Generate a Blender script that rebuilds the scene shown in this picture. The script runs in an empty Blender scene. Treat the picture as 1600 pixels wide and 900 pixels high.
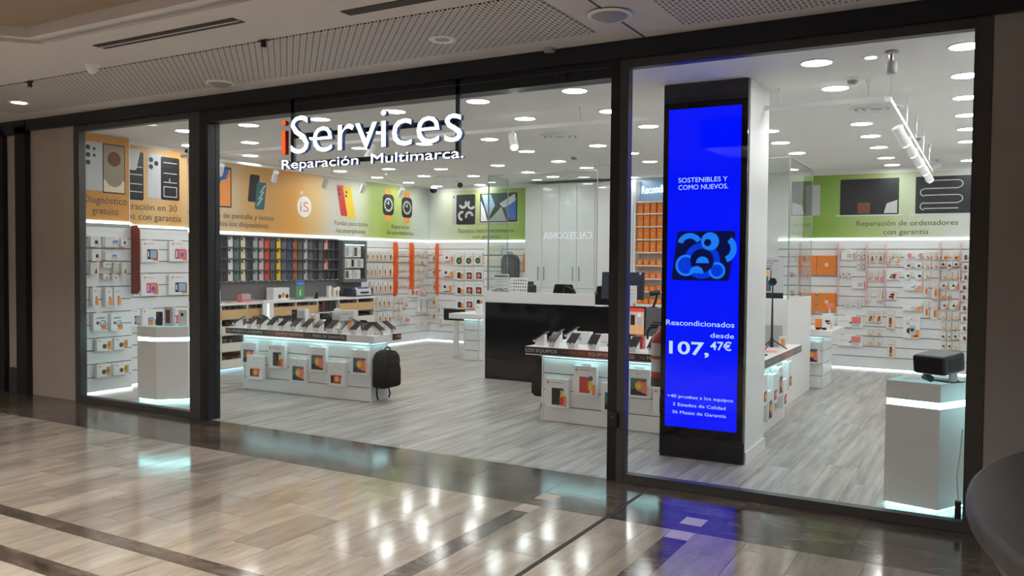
import bpy, bmesh, math, random
from mathutils import Matrix, Vector
random.seed(7)
C = bpy.context.scene.collection
S = bpy.context.scene
PI = math.pi
# ---------------------------------------------------------------- camera
YAW, PITCH, ROLL, FOC = 0.5191, -0.0319, 0.0087, 1299.7
_f = Vector((-math.sin(YAW)*math.cos(PITCH), math.cos(YAW)*math.cos(PITCH), math.sin(PITCH)))
_r = Vector((math.cos(YAW), math.sin(YAW), 0)); _u = _r.cross(_f)
_c, _s = math.cos(ROLL), math.sin(ROLL)
_R, _U = _c*_r+_s*_u, -_s*_r+_c*_u
cam = bpy.data.objects.new('camera', bpy.data.cameras.new('camera')); C.objects.link(cam)
cam.matrix_world = Matrix(((_R.x, _U.x, -_f.x, 0), (_R.y, _U.y, -_f.y, -5.8317), (_R.z, _U.z, -_f.z, 1.65), (0, 0, 0, 1)))
cam.data.sensor_width = 36; cam.data.lens = FOC/1600*36; cam.data.clip_start = .05
S.camera = cam
# ---------------------------------------------------------------- world, exposure, light strengths
W = bpy.data.worlds.new('world'); S.world = W; W.use_nodes = True
W.node_tree.nodes['Background'].inputs[0].default_value = (.9, .8, .7, 1)
W.node_tree.nodes['Background'].inputs[1].default_value = .02
S.view_settings.view_transform = 'Standard'; S.view_settings.look = 'None'
S.cycles.max_bounces = 14; S.cycles.diffuse_bounces = 7; S.cycles.transparent_max_bounces = 24
S.view_settings.exposure = 0; S.view_settings.gamma = 1
SHOP_LAMP, MALL_LAMP, MALL_FILL = 49.0, 14.0, 54.0        # radiance of the shop downlights, mall downlights, added mall fill panels
LED_WHITE, LED_CYAN, LED_TABLE, SIGN_GLOW = 4.0, 4.0, 12.0, 2.4
# ---------------------------------------------------------------- materials
M = {}
def mat(name, col, rough=.5, metal=0, emit=None, es=0, coat=0, spec=.5):
    m = bpy.data.materials.new(name); m.use_nodes = True
    b = m.node_tree.nodes['Principled BSDF']
    b.inputs['Base Color'].default_value = (*col, 1); b.inputs['Roughness'].default_value = rough
    b.inputs['Metallic'].default_value = metal; b.inputs['Specular IOR Level'].default_value = spec
    if coat: b.inputs['Coat Weight'].default_value = coat; b.inputs['Coat Roughness'].default_value = .04
    if emit: b.inputs['Emission Color'].default_value = (*emit, 1); b.inputs['Emission Strength'].default_value = es
    M[name] = m; return m
def nodes(m): 
    t = m.node_tree; return t, t.nodes, t.links, t.nodes['Principled BSDF']
def noise_tint(name, c1, c2, scale, rough=.5, stretch=(1, 1, 1), coat=0, spec=.5, bump=0, rnd=0.0, detail=6, pos=(.3, .7)):
    """base colour varied by stretched noise; rnd adds a per-object shift of the pattern and tone"""
    m = mat(name, c1, rough, coat=coat, spec=spec); t, n, l, b = nodes(m)
    g = n.new('ShaderNodeNewGeometry'); mp = n.new('ShaderNodeMapping'); mp.inputs['Scale'].default_value = stretch
    oi = n.new('ShaderNodeObjectInfo')
    add = n.new('ShaderNodeVectorMath'); add.operation = 'MULTIPLY_ADD'
    l.new(oi.outputs['Random'], add.inputs[0]); add.inputs[1].default_value = (37*(rnd > 0), 53*(rnd > 0), 19*(rnd > 0)); l.new(g.outputs['Position'], add.inputs[2])
    l.new(add.outputs[0], mp.inputs['Vector'])
    nz = n.new('ShaderNodeTexNoise'); nz.inputs['Scale'].default_value = scale; nz.inputs['Detail'].default_value = detail; nz.inputs['Roughness'].default_value = .65
    l.new(mp.outputs[0], nz.inputs['Vector'])
    r = n.new('ShaderNodeValToRGB'); r.color_ramp.elements[0].position = pos[0]; r.color_ramp.elements[1].position = pos[1]
    r.color_ramp.elements[0].color = (*c1, 1); r.color_ramp.elements[1].color = (*c2, 1)
    l.new(nz.outputs['Fac'], r.inputs[0])
    hs = n.new('ShaderNodeHueSaturation'); l.new(r.outputs[0], hs.inputs['Color'])
    mr = n.new('ShaderNodeMapRange'); mr.inputs['To Min'].default_value = 1-rnd; mr.inputs['To Max'].default_value = 1+rnd
    l.new(oi.outputs['Random'], mr.inputs['Value']); l.new(mr.outputs[0], hs.inputs['Value'])
    l.new(hs.outputs[0], b.inputs['Base Color'])
    if bump:
        n2 = n.new('ShaderNodeTexNoise'); n2.inputs['Scale'].default_value = 2.2; n2.inputs['Detail'].default_value = 2
        l.new(g.outputs['Position'], n2.inputs['Vector'])
        bp = n.new('ShaderNodeBump'); bp.inputs['Strength'].default_value = bump; bp.inputs['Distance'].default_value = .02
        l.new(n2.outputs['Fac'], bp.inputs['Height']); l.new(bp.outputs[0], b.inputs['Normal'])
    return m
noise_tint('marble_beige', (.25, .215, .175), (.46, .41, .355), 1.6, .11, (5, 1, 1), spec=.75, bump=.11, rnd=.2)
noise_tint('marble_dark', (.028, .021, .017), (.17, .135, .11), 2.6, .13, (1, 3, 1), spec=.8, bump=.09, rnd=.25)
noise_tint('marble_light', (.55, .5, .44), (.66, .6, .54), 3.0, .08, spec=.7, rnd=.04)
mat('joint_dark', (.05, .045, .04), .8); mat('joint_gray', (.2, .19, .18), .8)
noise_tint('vinyl_wood', (.24, .23, .215), (.50, .485, .46), 1.5, .33, (9, .55, 1), spec=.45, rnd=.07, detail=8, pos=(.37, .64))
noise_tint('plaster_taupe', (.37, .325, .285), (.42, .37, .325), 2, .85, rnd=0)
noise_tint('wall_taupe', (.37, .325, .285), (.41, .36, .32), 3, .7, rnd=0)
mat('wall_gray', (.36, .34, .335), .75); mat('pack_white', (.74, .705, .65), .4); mat('ceil_white', (.80, .79, .77), .9); mat('ceil_mall', (.62, .59, .575), .9); mat('ceil_upper', (.32, .24, .18), .9)
mat('white', (.82, .82, .82), .35); mat('lacquer', (.78, .79, .79), .12, coat=.5); mat('lacquer_gray', (.80, .81, .815), .12, coat=.5)
mat('slat_white', (.80, .81, .82), .3); mat('groove', (.2, .21, .22), .6)
mat('frame_gray', (.075, .075, .075), .4, .3); mat('frame_black', (.009, .011, .016), .4); mat('steel', (.09, .1, .12), .35, .8)
mat('slot_metal', (.5, .5, .5), .45, .6); mat('chrome', (.75, .76, .78), .2, 1); mat('black', (.012, .012, .013), .4); mat('black_gloss', (.004, .005, .008), .08, spec=.22)
mat('black_cloth', (.010, .010, .011), .9, spec=.12); mat('gray_cloth', (.11, .115, .12), .9); mat('rubber', (.02, .02, .02), .7)
mat('rack_gray', (.14, .14, .15), .5); mat('rack_dark', (.06, .06, .065), .55); mat('steel_gray', (.3, .3, .3), .4)
mat('bin_ply', (.66, .43, .20), .5); mat('bin_cream', (.74, .72, .64), .5); mat('shade_dark', (.03, .028, .027), .7)
mat('orange', (.80, .23, .03), .5); mat('orange_blade', (.85, .13, .02), .4); mat('blade_unlit', (.28, .045, .02), .4); mat('pink_blade', (.76, .50, .47), .3)
mat('red', (.42, .012, .018), .3, coat=.4); mat('skin_pink', (.8, .5, .45), .5)
for k, c in dict(ink_black=(.015, .016, .02), ink_gray=(.45, .45, .45), ink_org=(.85, .30, .07), ink_red=(.62, .05, .05), ink_mag=(.55, .02, .16), ink_blue=(.06, .16, .5),
                 ink_brown=(.17, .055, .025), ink_green=(.1, .33, .13), ink_skin=(.82, .56, .42), ink_yel=(.85, .58, .05), ink_teal=(.03, .16, .17), ink_white=(.85, .85, .85),
                 ink_pink=(.8, .22, .2), ink_lb=(.3, .45, .62), ink_cream=(.8, .72, .55), ink_text=(.15, .115, .065), ink_dg=(.02, .06, .045), ink_slate=(.045, .06, .066), ink_silver=(.55, .56, .58)).items(): mat(k, c, .45)
for k, c in dict(case_pink=(.72, .36, .40), case_black=(.02, .02, .025), case_white=(.82, .82, .82), case_teal=(.10, .20, .20), case_cream=(.74, .70, .50), case_navy=(.025, .03, .06), case_mint=(.36, .48, .45),
                 case_rose=(.72, .52, .52), case_red=(.75, .06, .03), case_gray=(.12, .12, .12), case_yellow=(.9, .62, .02), case_lilac=(.14, .14, .22), case_blue=(.03, .07, .16), case_rust=(.45, .12, .03), case_silver=(.5, .49, .49), case_salmon=(.75, .36, .28), case_khaki=(.5, .48, .22)).items(): mat(k, c, .45)
noise_tint('kiosk_top', (.032, .03, .029), (.045, .042, .04), 6, .5, rnd=0, spec=.3); mat('kiosk_body', (.10, .07, .07), .5)
def emis(name, col, s):
    m = bpy.data.materials.new(name); m.use_nodes = True; n = m.node_tree.nodes; n.clear()
    e = n.new('ShaderNodeEmission'); e.inputs[0].default_value = (*col, 1); e.inputs[1].default_value = s
    o = n.new('ShaderNodeOutputMaterial'); m.node_tree.links.new(e.outputs[0], o.inputs[0]); M[name] = m; return m
emis('led_pedestal', (.42, .93, .97), LED_TABLE); emis('lamp_shop', (.975, .99, .985), SHOP_LAMP); emis('lamp_mall', (1, .84, .62), MALL_LAMP); emis('fill_mall', (1, .91, .82), MALL_FILL)
emis('led_white', (.88, 1, .98), LED_WHITE); emis('led_cyan', (.50, .93, .97), LED_CYAN); emis('led_table', (.50, .93, .97), LED_TABLE); emis('led_blue', (.35, .75, 1), LED_CYAN)
emis('top_glow_cyan', (.5, .88, .9), .62); emis('sign_white', (.93, .96, 1), SIGN_GLOW); emis('sign_red', (1, .12, .02), 1.15); emis('neon', (.75, .93, 1), 3.0)
emis('screen_blue', (.0, .006, 1), 1.05); emis('scr_white', (.55, .75, 1), 1.0); emis('scr_navy', (.002, .004, .06), 1); emis('scr_b2', (0, .045, .85), .9); emis('scr_b3', (.01, .22, 1), .95)
emis('scr_warm', (.75, .5, .38), .8); emis('scr_red', (.8, .1, .06), .8); emis('scr_org', (.9, .45, .15), .8); emis('scr_gray', (.5, .47, .45), .8); emis('scr_black', (.03, .02, .02), 1); emis('calz', (.72, .75, 1), 9.0)
def glass(name, tint, k):
    m = bpy.data.materials.new(name); m.use_nodes = True; n = m.node_tree.nodes; l = m.node_tree.links; n.clear()
    tr = n.new('ShaderNodeBsdfTransparent'); tr.inputs[0].default_value = (*tint, 1)
    gl = n.new('ShaderNodeBsdfGlossy'); gl.inputs['Roughness'].default_value = .0
    lw = n.new('ShaderNodeLayerWeight'); lw.inputs['Blend'].default_value = .5
    pw = n.new('ShaderNodeMath'); pw.operation = 'POWER'; pw.inputs[1].default_value = 4.5; l.new(lw.outputs['Facing'], pw.inputs[0])
    ma = n.new('ShaderNodeMath'); ma.operation = 'MULTIPLY_ADD'; ma.inputs[1].default_value = .9; ma.inputs[2].default_value = k; l.new(pw.outputs[0], ma.inputs[0])
    mx = n.new('ShaderNodeMixShader'); l.new(ma.outputs[0], mx.inputs[0]); l.new(tr.outputs[0], mx.inputs[1]); l.new(gl.outputs[0], mx.inputs[2])
    o = n.new('ShaderNodeOutputMaterial'); l.new(mx.outputs[0], o.inputs[0]); M[name] = m
glass('glass', (.985, .99, .985), .022); glass('glass_green', (.945, .975, .965), .028)
def ramp_mat(name, axis, stops):
    """printed banner: colour along one object axis (metres)"""
    m = mat(name, (1, 1, 1), .45); t, n, l, b = nodes(m)
    g = n.new('ShaderNodeTexCoord'); sx = n.new('ShaderNodeSeparateXYZ'); l.new(g.outputs['Object'], sx.inputs[0])
    mr = n.new('ShaderNodeMapRange'); a0, a1 = stops[0][0], stops[-1][0]
    mr.inputs['From Min'].default_value = a0; mr.inputs['From Max'].default_value = a1; l.new(sx.outputs[axis], mr.inputs['Value'])
    r = n.new('ShaderNodeValToRGB'); l.new(mr.outputs[0], r.inputs[0]); e = r.color_ramp.elements; r.color_ramp.interpolation = 'EASE'
    for i, (p, c) in enumerate(stops):
        q = (p-a0)/(a1-a0)
        x = e[i] if i < 1 else (e[len(e)-1] if i == len(stops)-1 else e.new(q))
        x.position = q; x.color = (*c, 1)
    l.new(r.outputs[0], b.inputs['Base Color']); return m
def perforated():
    m = mat('perforated', (.40, .365, .335), .85); t, n, l, b = nodes(m)
    g = n.new('ShaderNodeNewGeometry'); mp = n.new('ShaderNodeMapping'); mp.inputs['Scale'].default_value = (1/.047, 1/.047, 0); mp.inputs['Rotation'].default_value = (0, 0, PI/4); l.new(g.outputs['Position'], mp.inputs[0])
    fr = n.new('ShaderNodeVectorMath'); fr.operation = 'FRACTION'; l.new(mp.outputs[0], fr.inputs[0])
    sb = n.new('ShaderNodeVectorMath'); sb.operation = 'SUBTRACT'; l.new(fr.outputs[0], sb.inputs[0]); sb.inputs[1].default_value = (.5, .5, 0)
    ln = n.new('ShaderNodeVectorMath'); ln.operation = 'LENGTH'; l.new(sb.outputs[0], ln.inputs[0])
    lt = n.new('ShaderNodeMath'); lt.operation = 'LESS_THAN'; lt.inputs[1].default_value = .24; l.new(ln.outputs['Value'], lt.inputs[0])
    f2 = n.new('ShaderNodeVectorMath'); f2.operation = 'ADD'; f2.inputs[1].default_value = (.5, .5, 0); l.new(mp.outputs[0], f2.inputs[0])
    f3 = n.new('ShaderNodeVectorMath'); f3.operation = 'FRACTION'; l.new(f2.outputs[0], f3.inputs[0])
    f4 = n.new('ShaderNodeVectorMath'); f4.operation = 'DISTANCE'; l.new(f3.outputs[0], f4.inputs[0]); f4.inputs[1].default_value = (.5, .5, 0)
    l2 = n.new('ShaderNodeMath'); l2.operation = 'LESS_THAN'; l2.inputs[1].default_value = .14; l.new(f4.outputs['Value'], l2.inputs[0])
    mm = n.new('ShaderNodeMath'); mm.operation = 'MAXIMUM'; l.new(lt.outputs[0], mm.inputs[0]); l.new(l2.outputs[0], mm.inputs[1]); lt = mm
    mx = n.new('ShaderNodeMix'); mx.data_type = 'RGBA'; l.new(lt.outputs[0], mx.inputs[0]); mx.inputs[6].default_value = (.60, .575, .56, 1); mx.inputs[7].default_value = (.03, .026, .022, 1)
    l.new(mx.outputs[2], b.inputs['Base Color'])
perforated()
# ---------------------------------------------------------------- mesh helpers
class MB:
    def __init__(s): s.v = []; s.f = []; s.m = []; s.mats = []
    def mi(s, k):
        if k not in s.mats: s.mats.append(k)
        return s.mats.index(k)
    def poly(s, pts, k):
        i = len(s.v); s.v += [tuple(p) for p in pts]; s.f.append(tuple(range(i, i+len(pts)))); s.m.append(s.mi(k)); return s
    def box(s, x0, y0, z0, x1, y1, z1, k, R=None):
        i = len(s.v); p = [(x, y, z) for z in (z0, z1) for (x, y) in ((x0, y0), (x1, y0), (x1, y1), (x0, y1))]
        if R is not None: p = [tuple(R @ Vector(q)) for q in p]
        s.v += p; q = s.mi(k)
        for f in ((3, 2, 1, 0), (4, 5, 6, 7), (0, 1, 5, 4), (1, 2, 6, 5), (2, 3, 7, 6), (3, 0, 4, 7)): s.f.append(tuple(i+a for a in f)); s.m.append(q)
        return s
    def prism(s, pts, a0, a1, k, ax='z', kcap=None):
        """polygon extruded along an axis; pts are in the two other axes (xy / xz / yz), counter-clockwise"""
        def P(a, b, c): return {'z': (a, b, c), 'y': (a, c, b), 'x': (c, a, b)}[ax]
        n = len(pts); i = len(s.v); s.v += [P(*p, a0) for p in pts]+[P(*p, a1) for p in pts]; q = s.mi(k); qc = s.mi(kcap or k)
        s.f.append(tuple(range(i+n-1, i-1, -1))); s.m.append(qc); s.f.append(tuple(range(i+n, i+2*n))); s.m.append(qc)
        for j in range(n): s.f.append((i+j, i+(j+1) % n, i+n+(j+1) % n, i+n+j)); s.m.append(q)
        return s
    def cyl(s, p0, p1, r0, r1, k, n=12, kcap=None):
        p0, p1 = Vector(p0), Vector(p1); d = (p1-p0).normalized(); a = d.orthogonal().normalized(); b = d.cross(a)
        i = len(s.v); q = s.mi(k); qc = s.mi(kcap or k)
        for p, r in ((p0, r0), (p1, r1)):
            for j in range(n): t = 2*PI*j/n; s.v.append(tuple(p+a*r*math.cos(t)+b*r*math.sin(t)))
        for j in range(n): s.f.append((i+j, i+(j+1) % n, i+n+(j+1) % n, i+n+j)); s.m.append(q)
        s.f.append(tuple(range(i+n-1, i-1, -1))); s.m.append(qc); s.f.append(tuple(range(i+n, i+2*n))); s.m.append(qc)
        return s
    def tube(s, pts, r, k, n=8):
        for a, b in zip(pts, pts[1:]): s.cyl(a, b, r, r, k, n)
        return s
    def lathe(s, prof, k, n=20, c=(0, 0, 0)):
        i = len(s.v); q = s.mi(k); m = len(prof)
        for j in range(n):
            t = 2*PI*j/n
            for r, z in prof: s.v.append((c[0]+r*math.cos(t), c[1]+r*math.sin(t), c[2]+z))
        for j in range(n):
            for h in range(m-1): a = i+j*m+h; b = i+((j+1) % n)*m+h; s.f.append((a, b, b+1, a+1)); s.m.append(q)
        return s
    def mesh(s, name, bevel=0, smooth=False, seg=2):
        me = bpy.data.meshes.new(name); me.from_pydata(s.v, [], s.f)
        for k in s.mats: me.materials.append(M[k])
        me.polygons.foreach_set('material_index', s.m)
        bm = bmesh.new(); bm.from_mesh(me)
        if bevel:
            bmesh.ops.remove_doubles(bm, verts=bm.verts, dist=1e-5)
            bmesh.ops.bevel(bm, geom=[e for e in bm.edges if len(e.link_faces) == 2 and e.calc_face_angle(0) > .5], offset=bevel, segments=seg, affect='EDGES', profile=.5, clamp_overlap=True)
        bmesh.ops.recalc_face_normals(bm, faces=bm.faces)
        bm.to_mesh(me); bm.free()
        if smooth: me.polygons.foreach_set('use_smooth', [True]*len(me.polygons))
        me.update(); return me
def link(name, me, parent=None, loc=(0, 0, 0), rz=0, rot=None, **kw):
    o = bpy.data.objects.new(name, me); C.objects.link(o); o.location = loc
    o.rotation_euler = rot if rot else (0, 0, rz)
    if parent is not None: o.parent = parent
    for a, b in kw.items():
        if b is not None: o[a] = b
    return o
def part(name, mb, parent, loc=(0, 0, 0), rz=0, rot=None, bevel=0, smooth=False, seg=2, **kw):
    return link(name, mb.mesh(name, bevel, smooth, seg), parent, loc, rz, rot, **kw)
def thing(name, label, cat, loc=(0, 0, 0), rz=0, group=None, me=None):
    return link(name, me, None, loc, rz, label=label, category=cat, group=group)
def struct(name, mb, parent=None, loc=(0, 0, 0), rz=0, bevel=0, **kw):
    o = link(name, mb.mesh(name, bevel) if mb else None, parent, loc, rz, **kw)
    if parent is None: o['kind'] = 'structure'
    return o
ORD = ['zeroth', 'first', 'second', 'third', 'fourth', 'fifth', 'sixth', 'seventh', 'eighth', 'ninth', 'tenth', 'eleventh', 'twelfth', 'thirteenth', 'fourteenth', 'fifteenth', 'sixteenth', 'seventeenth', 'eighteenth', 'nineteenth', 'twentieth',
       'twenty-first', 'twenty-second', 'twenty-third', 'twenty-fourth', 'twenty-fifth', 'twenty-sixth', 'twenty-seventh', 'twenty-eighth']
def glyphs(body, offset=0, extrude=0):
    cu = bpy.data.curves.new('lettering', 'FONT'); cu.body = body; cu.size = 1; cu.offset = offset; cu.extrude = extrude; cu.resolution_u = 3
    o = bpy.data.objects.new('lettering', cu); C.objects.link(o)
    dg = bpy.context.evaluated_depsgraph_get(); me = bpy.data.meshes.new_from_object(o.evaluated_get(dg))
    bpy.data.objects.remove(o); bpy.data.curves.remove(cu); return me
def bounds(me):
    xs = [v.co.x for v in me.vertices]; ys = [v.co.y for v in me.vertices]; return min(xs), max(xs), min(ys), max(ys)
def text(body, k, parent, x0, x1, z, y=0, capz=None, align='fit', rz=0, offset=0, extrude=0, name='lettering', lean=0):
    """lettering in the local XZ plane facing -Y, fitted between x0 and x1 with its baseline at z; capz = height of a capital"""
    me = glyphs(body, offset, extrude); a, b, c, d = bounds(me)
    sx = (x1-x0)/(b-a); sz = sx if capz is None else capz/.70
    for v in me.vertices: v.co = Vector((x0+(v.co.x-a)*sx, y-v.co.z, z+v.co.y*sz+lean*(v.co.x-a)*sx))
    me.materials.clear(); me.materials.append(M[k]); me.update()
    return link(name, me, parent, rz=rz)
# ================================================================ SETTING
# ---- mall floor: base, marble bands and tiles
fl = struct('floor', MB().box(-13, -11, -.03, 4.5, .0, -.004, 'joint_gray'))
def tile(x0, y0, x1, y1, k, g=.0015):
    part('tile', MB().box(x0+g, y0+g, -.02, x1-g, y1-g, 0, k), fl)
SQ = [(-2.71, -.75, -2.57, -.61), (-1.66, -.76, -1.52, -.61)]
x = -12.6
bandx = [-12.6, -11.4, -10.4, -9.3, -8.3, -7.5, -6.6, -5.75, -4.9, -4.1, -3.4, -2.72, -2.12, -1.4, -.65, .1, 1.0, 2.4]
for i in range(len(bandx)-1):
    a, b = bandx[i], bandx[i+1]
    tile(a, -.9, b, -.42 if i % 2 else -.5, 'marble_dark'); tile(a, -.42 if i % 2 else -.5, b, 0, 'marble_dark')
for q in SQ: part('tile', MB().box(q[0], q[1], -.01, q[2], q[3], .0012, 'marble_light'), fl)
cols = [-2.12-.28*i for i in range(38)]
rs = random.Random(3)
for i, a in enumerate(cols):
    x1, x0 = a, a-.28
    if i == 1: x1, x0 = -2.40, -2.58
    if i == 2: x1, x0 = -2.71, -2.96
    if i > 2: x1, x0 = a, a-.28
    off = [.28, .58, .12, .44, .3, .02, .5][i % 7]
    ys = [-.9]+[y for y in (-.9-off-.61*j+.3 for j in range(4)) if -2.6 < y < -1.05]+[-2.74]
    if i == 0: ys = [-.9, -1.48, -1.77, -2.2, -2.74]
    for y1, y0 in zip(ys, ys[1:]): tile(x0, y0, x1, y1, 'marble_light' if (i == 1 and y1 == -.9 and False) else 'marble_beige')
tile(-2.71, -1.06, -2.58, -.9, 'marble_light')
for j in range(3): tile(-2.71, -2.74+.56*j, -2.58, -2.18+.56*j, 'marble_dark')
xr = [-2.09, -1.80, -1.66]; 
for a, b, ys in ((-2.09, -1.80, (-.9, -1.22, -1.75, -2.2, -2.74)), (-1.80, -1.66, (-.9, -1.35, -1.9, -2.74)), (-1.51, -1.2, (-.9, -1.25, -1.85, -2.74)), (-1.2, -.9, (-.9, -1.05, -1.6, -2.2, -2.74)), (-.9, -.55, (-.9, -1.3, -1.9, -2.74)), (-.55, -.2, (-.9, -1.15, -1.8, -2.74)), (-.2, .2, (-.9, -1.4, -2.74))):
    for y1, y0 in zip(ys, ys[1:]): tile(a, y0, b, y1, 'marble_beige')
tile(-1.66, -1.06, -1.51, -.9, 'marble_light')
for j in range(3): tile(-1.66, -2.74+.56*j, -1.51, -2.18+.56*j, 'marble_dark')
part('expansion_joint', MB().box(-2.118, -3.4, -.02, -2.092, 0, .0005, 'joint_dark'), fl)
for (a, b, k, w) in ((-2.86, -2.74, 'marble_dark', 1.1), (-3.18, -2.86, 'marble_beige', .62), (-3.32, -3.18, 'marble_dark', 1.1)):
    x = -8.2
    while x < -.2: tile(x, a, x+w, b, k); x += w
for i in range(20):
    for j in range(2): tile(-8.2+.4*i, -3.98-.66*j+.0, -7.8+.4*i, -3.32-.66*j, 'marble_beige')
part('far_paving', MB().box(-13, -11, -.02, 4.5, -4.64, 0, 'marble_beige').box(-13, -4.64, -.02, -8.2, -2.74, 0, 'marble_beige').box(-.2, -4.64, -.02, 4.5, -2.74, 0, 'marble_beige').box(-13, -2.74, -.02, -12.48, -.9, 0, 'marble_beige').box(.2, -2.74, -.02, 4.5, -.9, 0, 'marble_beige'), fl)
# ---- shop floor of vinyl planks
sf = struct('floor', MB().box(-10.3, .0, -.03, .1, 8.4, -.006, 'joint_gray'))
pm = MB().box(.001, .001, -.004, .229, 1.379, 0, 'vinyl_wood').mesh('plank')
pm_cut = {}
for i in range(46):
    x = -10.3+.23*i; y = -[.0, .55, 1.0, .3, .8][i % 5]
    while y < 8.3:
        a, b = max(y, .0), min(y+1.38, 8.3)
        if b-a > .05:
            key = round(b-a, 2)
            if key not in pm_cut: pm_cut[key] = MB().box(.001, .0006, -.005, .229, b-a-.0006, 0, 'vinyl_wood').mesh('plank')
            link('plank', pm_cut[key], sf, (x, a, 0))
        y += 1.38
# ---- shop shell
struct('ceiling', MB().box(-10.3, .04, 3.15, .12, 8.45, 3.25, 'ceil_white'))
struct('wall_back', MB().box(-10.2, 8.27, 0, .12, 8.4, 3.15, 'white'))
struct('wall_left', MB().box(-10.2, 1.9, 0, -10.07, 8.27, 3.15, 'white'))
struct('wall_left', MB().box(-9.8, .92, 0, -9.56, 1.9, 3.15, 'white').box(-10.1, 1.86, 0, -9.56, 1.9, 3.15, 'white'))
struct('wall_left', MB().box(-9.8, .0, 0, -9.36, .87, 3.15, 'white'))
struct('wall_right', MB().box(.0, .05, 0, .12, 8.4, 3.15, 'white'))
pil = struct('pillar', MB().box(-2.36, 1.02, 0, -1.70, 1.68, 3.15, 'white'))
struct('baseboard_pillar', MB().box(-1.70, 1.0, 0, -1.685, 1.695, .10, 'white').box(-2.36, 1.68, 0, -1.70, 1.695, .10, 'white'))
# ---- slat walls (each slat is a piece, grooves recessed between)
def slatwall(name, org, rz, length, zs, panel_w=None, led=True, top=2.03):
    r = struct(name, MB().box(0, .012, .03, length, .02, top, 'groove'), None, org, rz)
    for a, b in zip(zs, zs[1:]):
        part('slat', MB().box(0, -.006, a+.006, length, .012, b-.006, 'slat_white'), r)
    if led:
        part('led_strip', MB().box(0, -.014, top, length, .0, top+.022, 'led_white'), r)
        part('led_strip', MB().box(0, -.010, .006, length, .01, .026, 'led_white'), r)
    return r
ZS = [.04, .205, .365, .53, .68, .84, .99, 1.145, 1.30, 1.455, 1.61, 1.765, 1.89, 2.03]
slatwall('trim_1', (-10.07, 8.25, 0), 0, 2.45, ZS)                       # back wall, left half
slatwall('trim_2', (-3.0, 8.25, 0), 0, 3.0, ZS)                        # back wall, right half
slatwall('trim_3', (-10.05, 6.10, 0), PI/2, 2.15, ZS)                    # left wall, far end
slatwall('trim_4', (-9.34, .05, 0), PI/2, .82, ZS, top=2.07)             # left wall by the shop window
slatwall('trim_5', (-9.54, .93, 0), PI/2, .96, ZS, top=2.05)             # left wall behind the first divider
part('led_strip', MB().box(-10.06, 1.9, 2.04, -10.04, 6.1, 2.062, 'led_white'), bpy.data.objects['wall_left'])
# ---- white cupboards along the back wall, each one a thing
seams = [-7.62, -6.90, -6.18, -5.44]
for i in range(3):
    a, b = seams[i], seams[i+1]; m = (a+b)/2
    t = thing('tall_cabinet', f'white glossy floor-to-ceiling cabinet, {ORD[i+1]} of three along the back wall', 'cabinet', (a, 8.25, 0), 0, 'white back wall cabinets')
    w = b-a
    part('body', MB().box(.002, -.25, .0, w-.002, 0, 3.1, 'white'), t)
    for s, (p, q) in enumerate(((.004, w/2-.003), (w/2+.003, w-.004))):
        d = part('door', MB().box(p, -.27, 1.17, q, -.25, 3.09, 'lacquer'), t, bevel=.002)
        hx = (q-.06) if s == 0 else (p+.06)
        part('handle', MB().box(hx-.008, -.30, 1.30, hx+.008, -.29, 1.56, 'chrome').box(hx-.006, -.29, 1.32, hx+.006, -.27, 1.335, 'chrome').box(hx-.006, -.29, 1.525, hx+.006, -.27, 1.54, 'chrome'), d)
        part('door', MB().box(p, -.27, .06, q, -.25, 1.16, 'lacquer'), t, bevel=.002)
# ---- orange box shelf with the neon sign
t = thing('shelf_unit', 'white niche shelving full of orange boxes under a neon sign, beside the blue screen', 'shelf', (-5.40, 8.25, 0))
SW = 1.5
part('back_panel', MB().box(0, -.02, .9, SW, 0, 2.72, 'white'), t)
part('header_panel', MB().box(0, -.04, 2.72, SW, 0, 3.1, 'ink_lb'), t)
part('side_panel', MB().box(-.03, -.28, 0, 0, 0, 3.1, 'white'), t)
part('side_panel', MB().box(SW, -.28, 0, SW+.03, 0, 3.1, 'white'), t)
part('base_cabinet', MB().box(0, -.30, 0, SW, 0, .9, 'white'), t)
SH = [.92, 1.15, 1.375, 1.605, 1.835, 2.06, 2.285, 2.51]
for z in SH+[2.72]: part('shelf', MB().box(0, -.26, z-.02, SW, -.02, z, 'white'), t)
text('Recondicionados', 'neon', t, .03, .88, 2.87, -.06, capz=.14, lean=.04, offset=.0, name='neon_sign')
bx = {}
for r, z in enumerate(SH):
    tall = r >= 4
    for c in range(4):
        w, h = .102, (.195 if tall else .09 if r else .1)
        if h not in bx:
            bx[h] = (MB().box(-w/2, -.2, 0, w/2, 0, h, 'orange').mesh('orange_box', .002), MB().poly([(.011*math.cos(k*PI/3), -.2012, h/2+.011*math.sin(k*PI/3)) for k in range(6)], 'ink_white').mesh('logo'))
        o = thing('orange_box', f'{"tall" if tall else "small"} orange box, {ORD[c+1]} from left on the {ORD[8-r]} shelf from top of the niche', 'box', (-5.40+.07+.122*c, 8.22, z), 0, 'orange boxes in the niche', bx[h][0])
        link('logo', bx[h][1], o)
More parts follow.
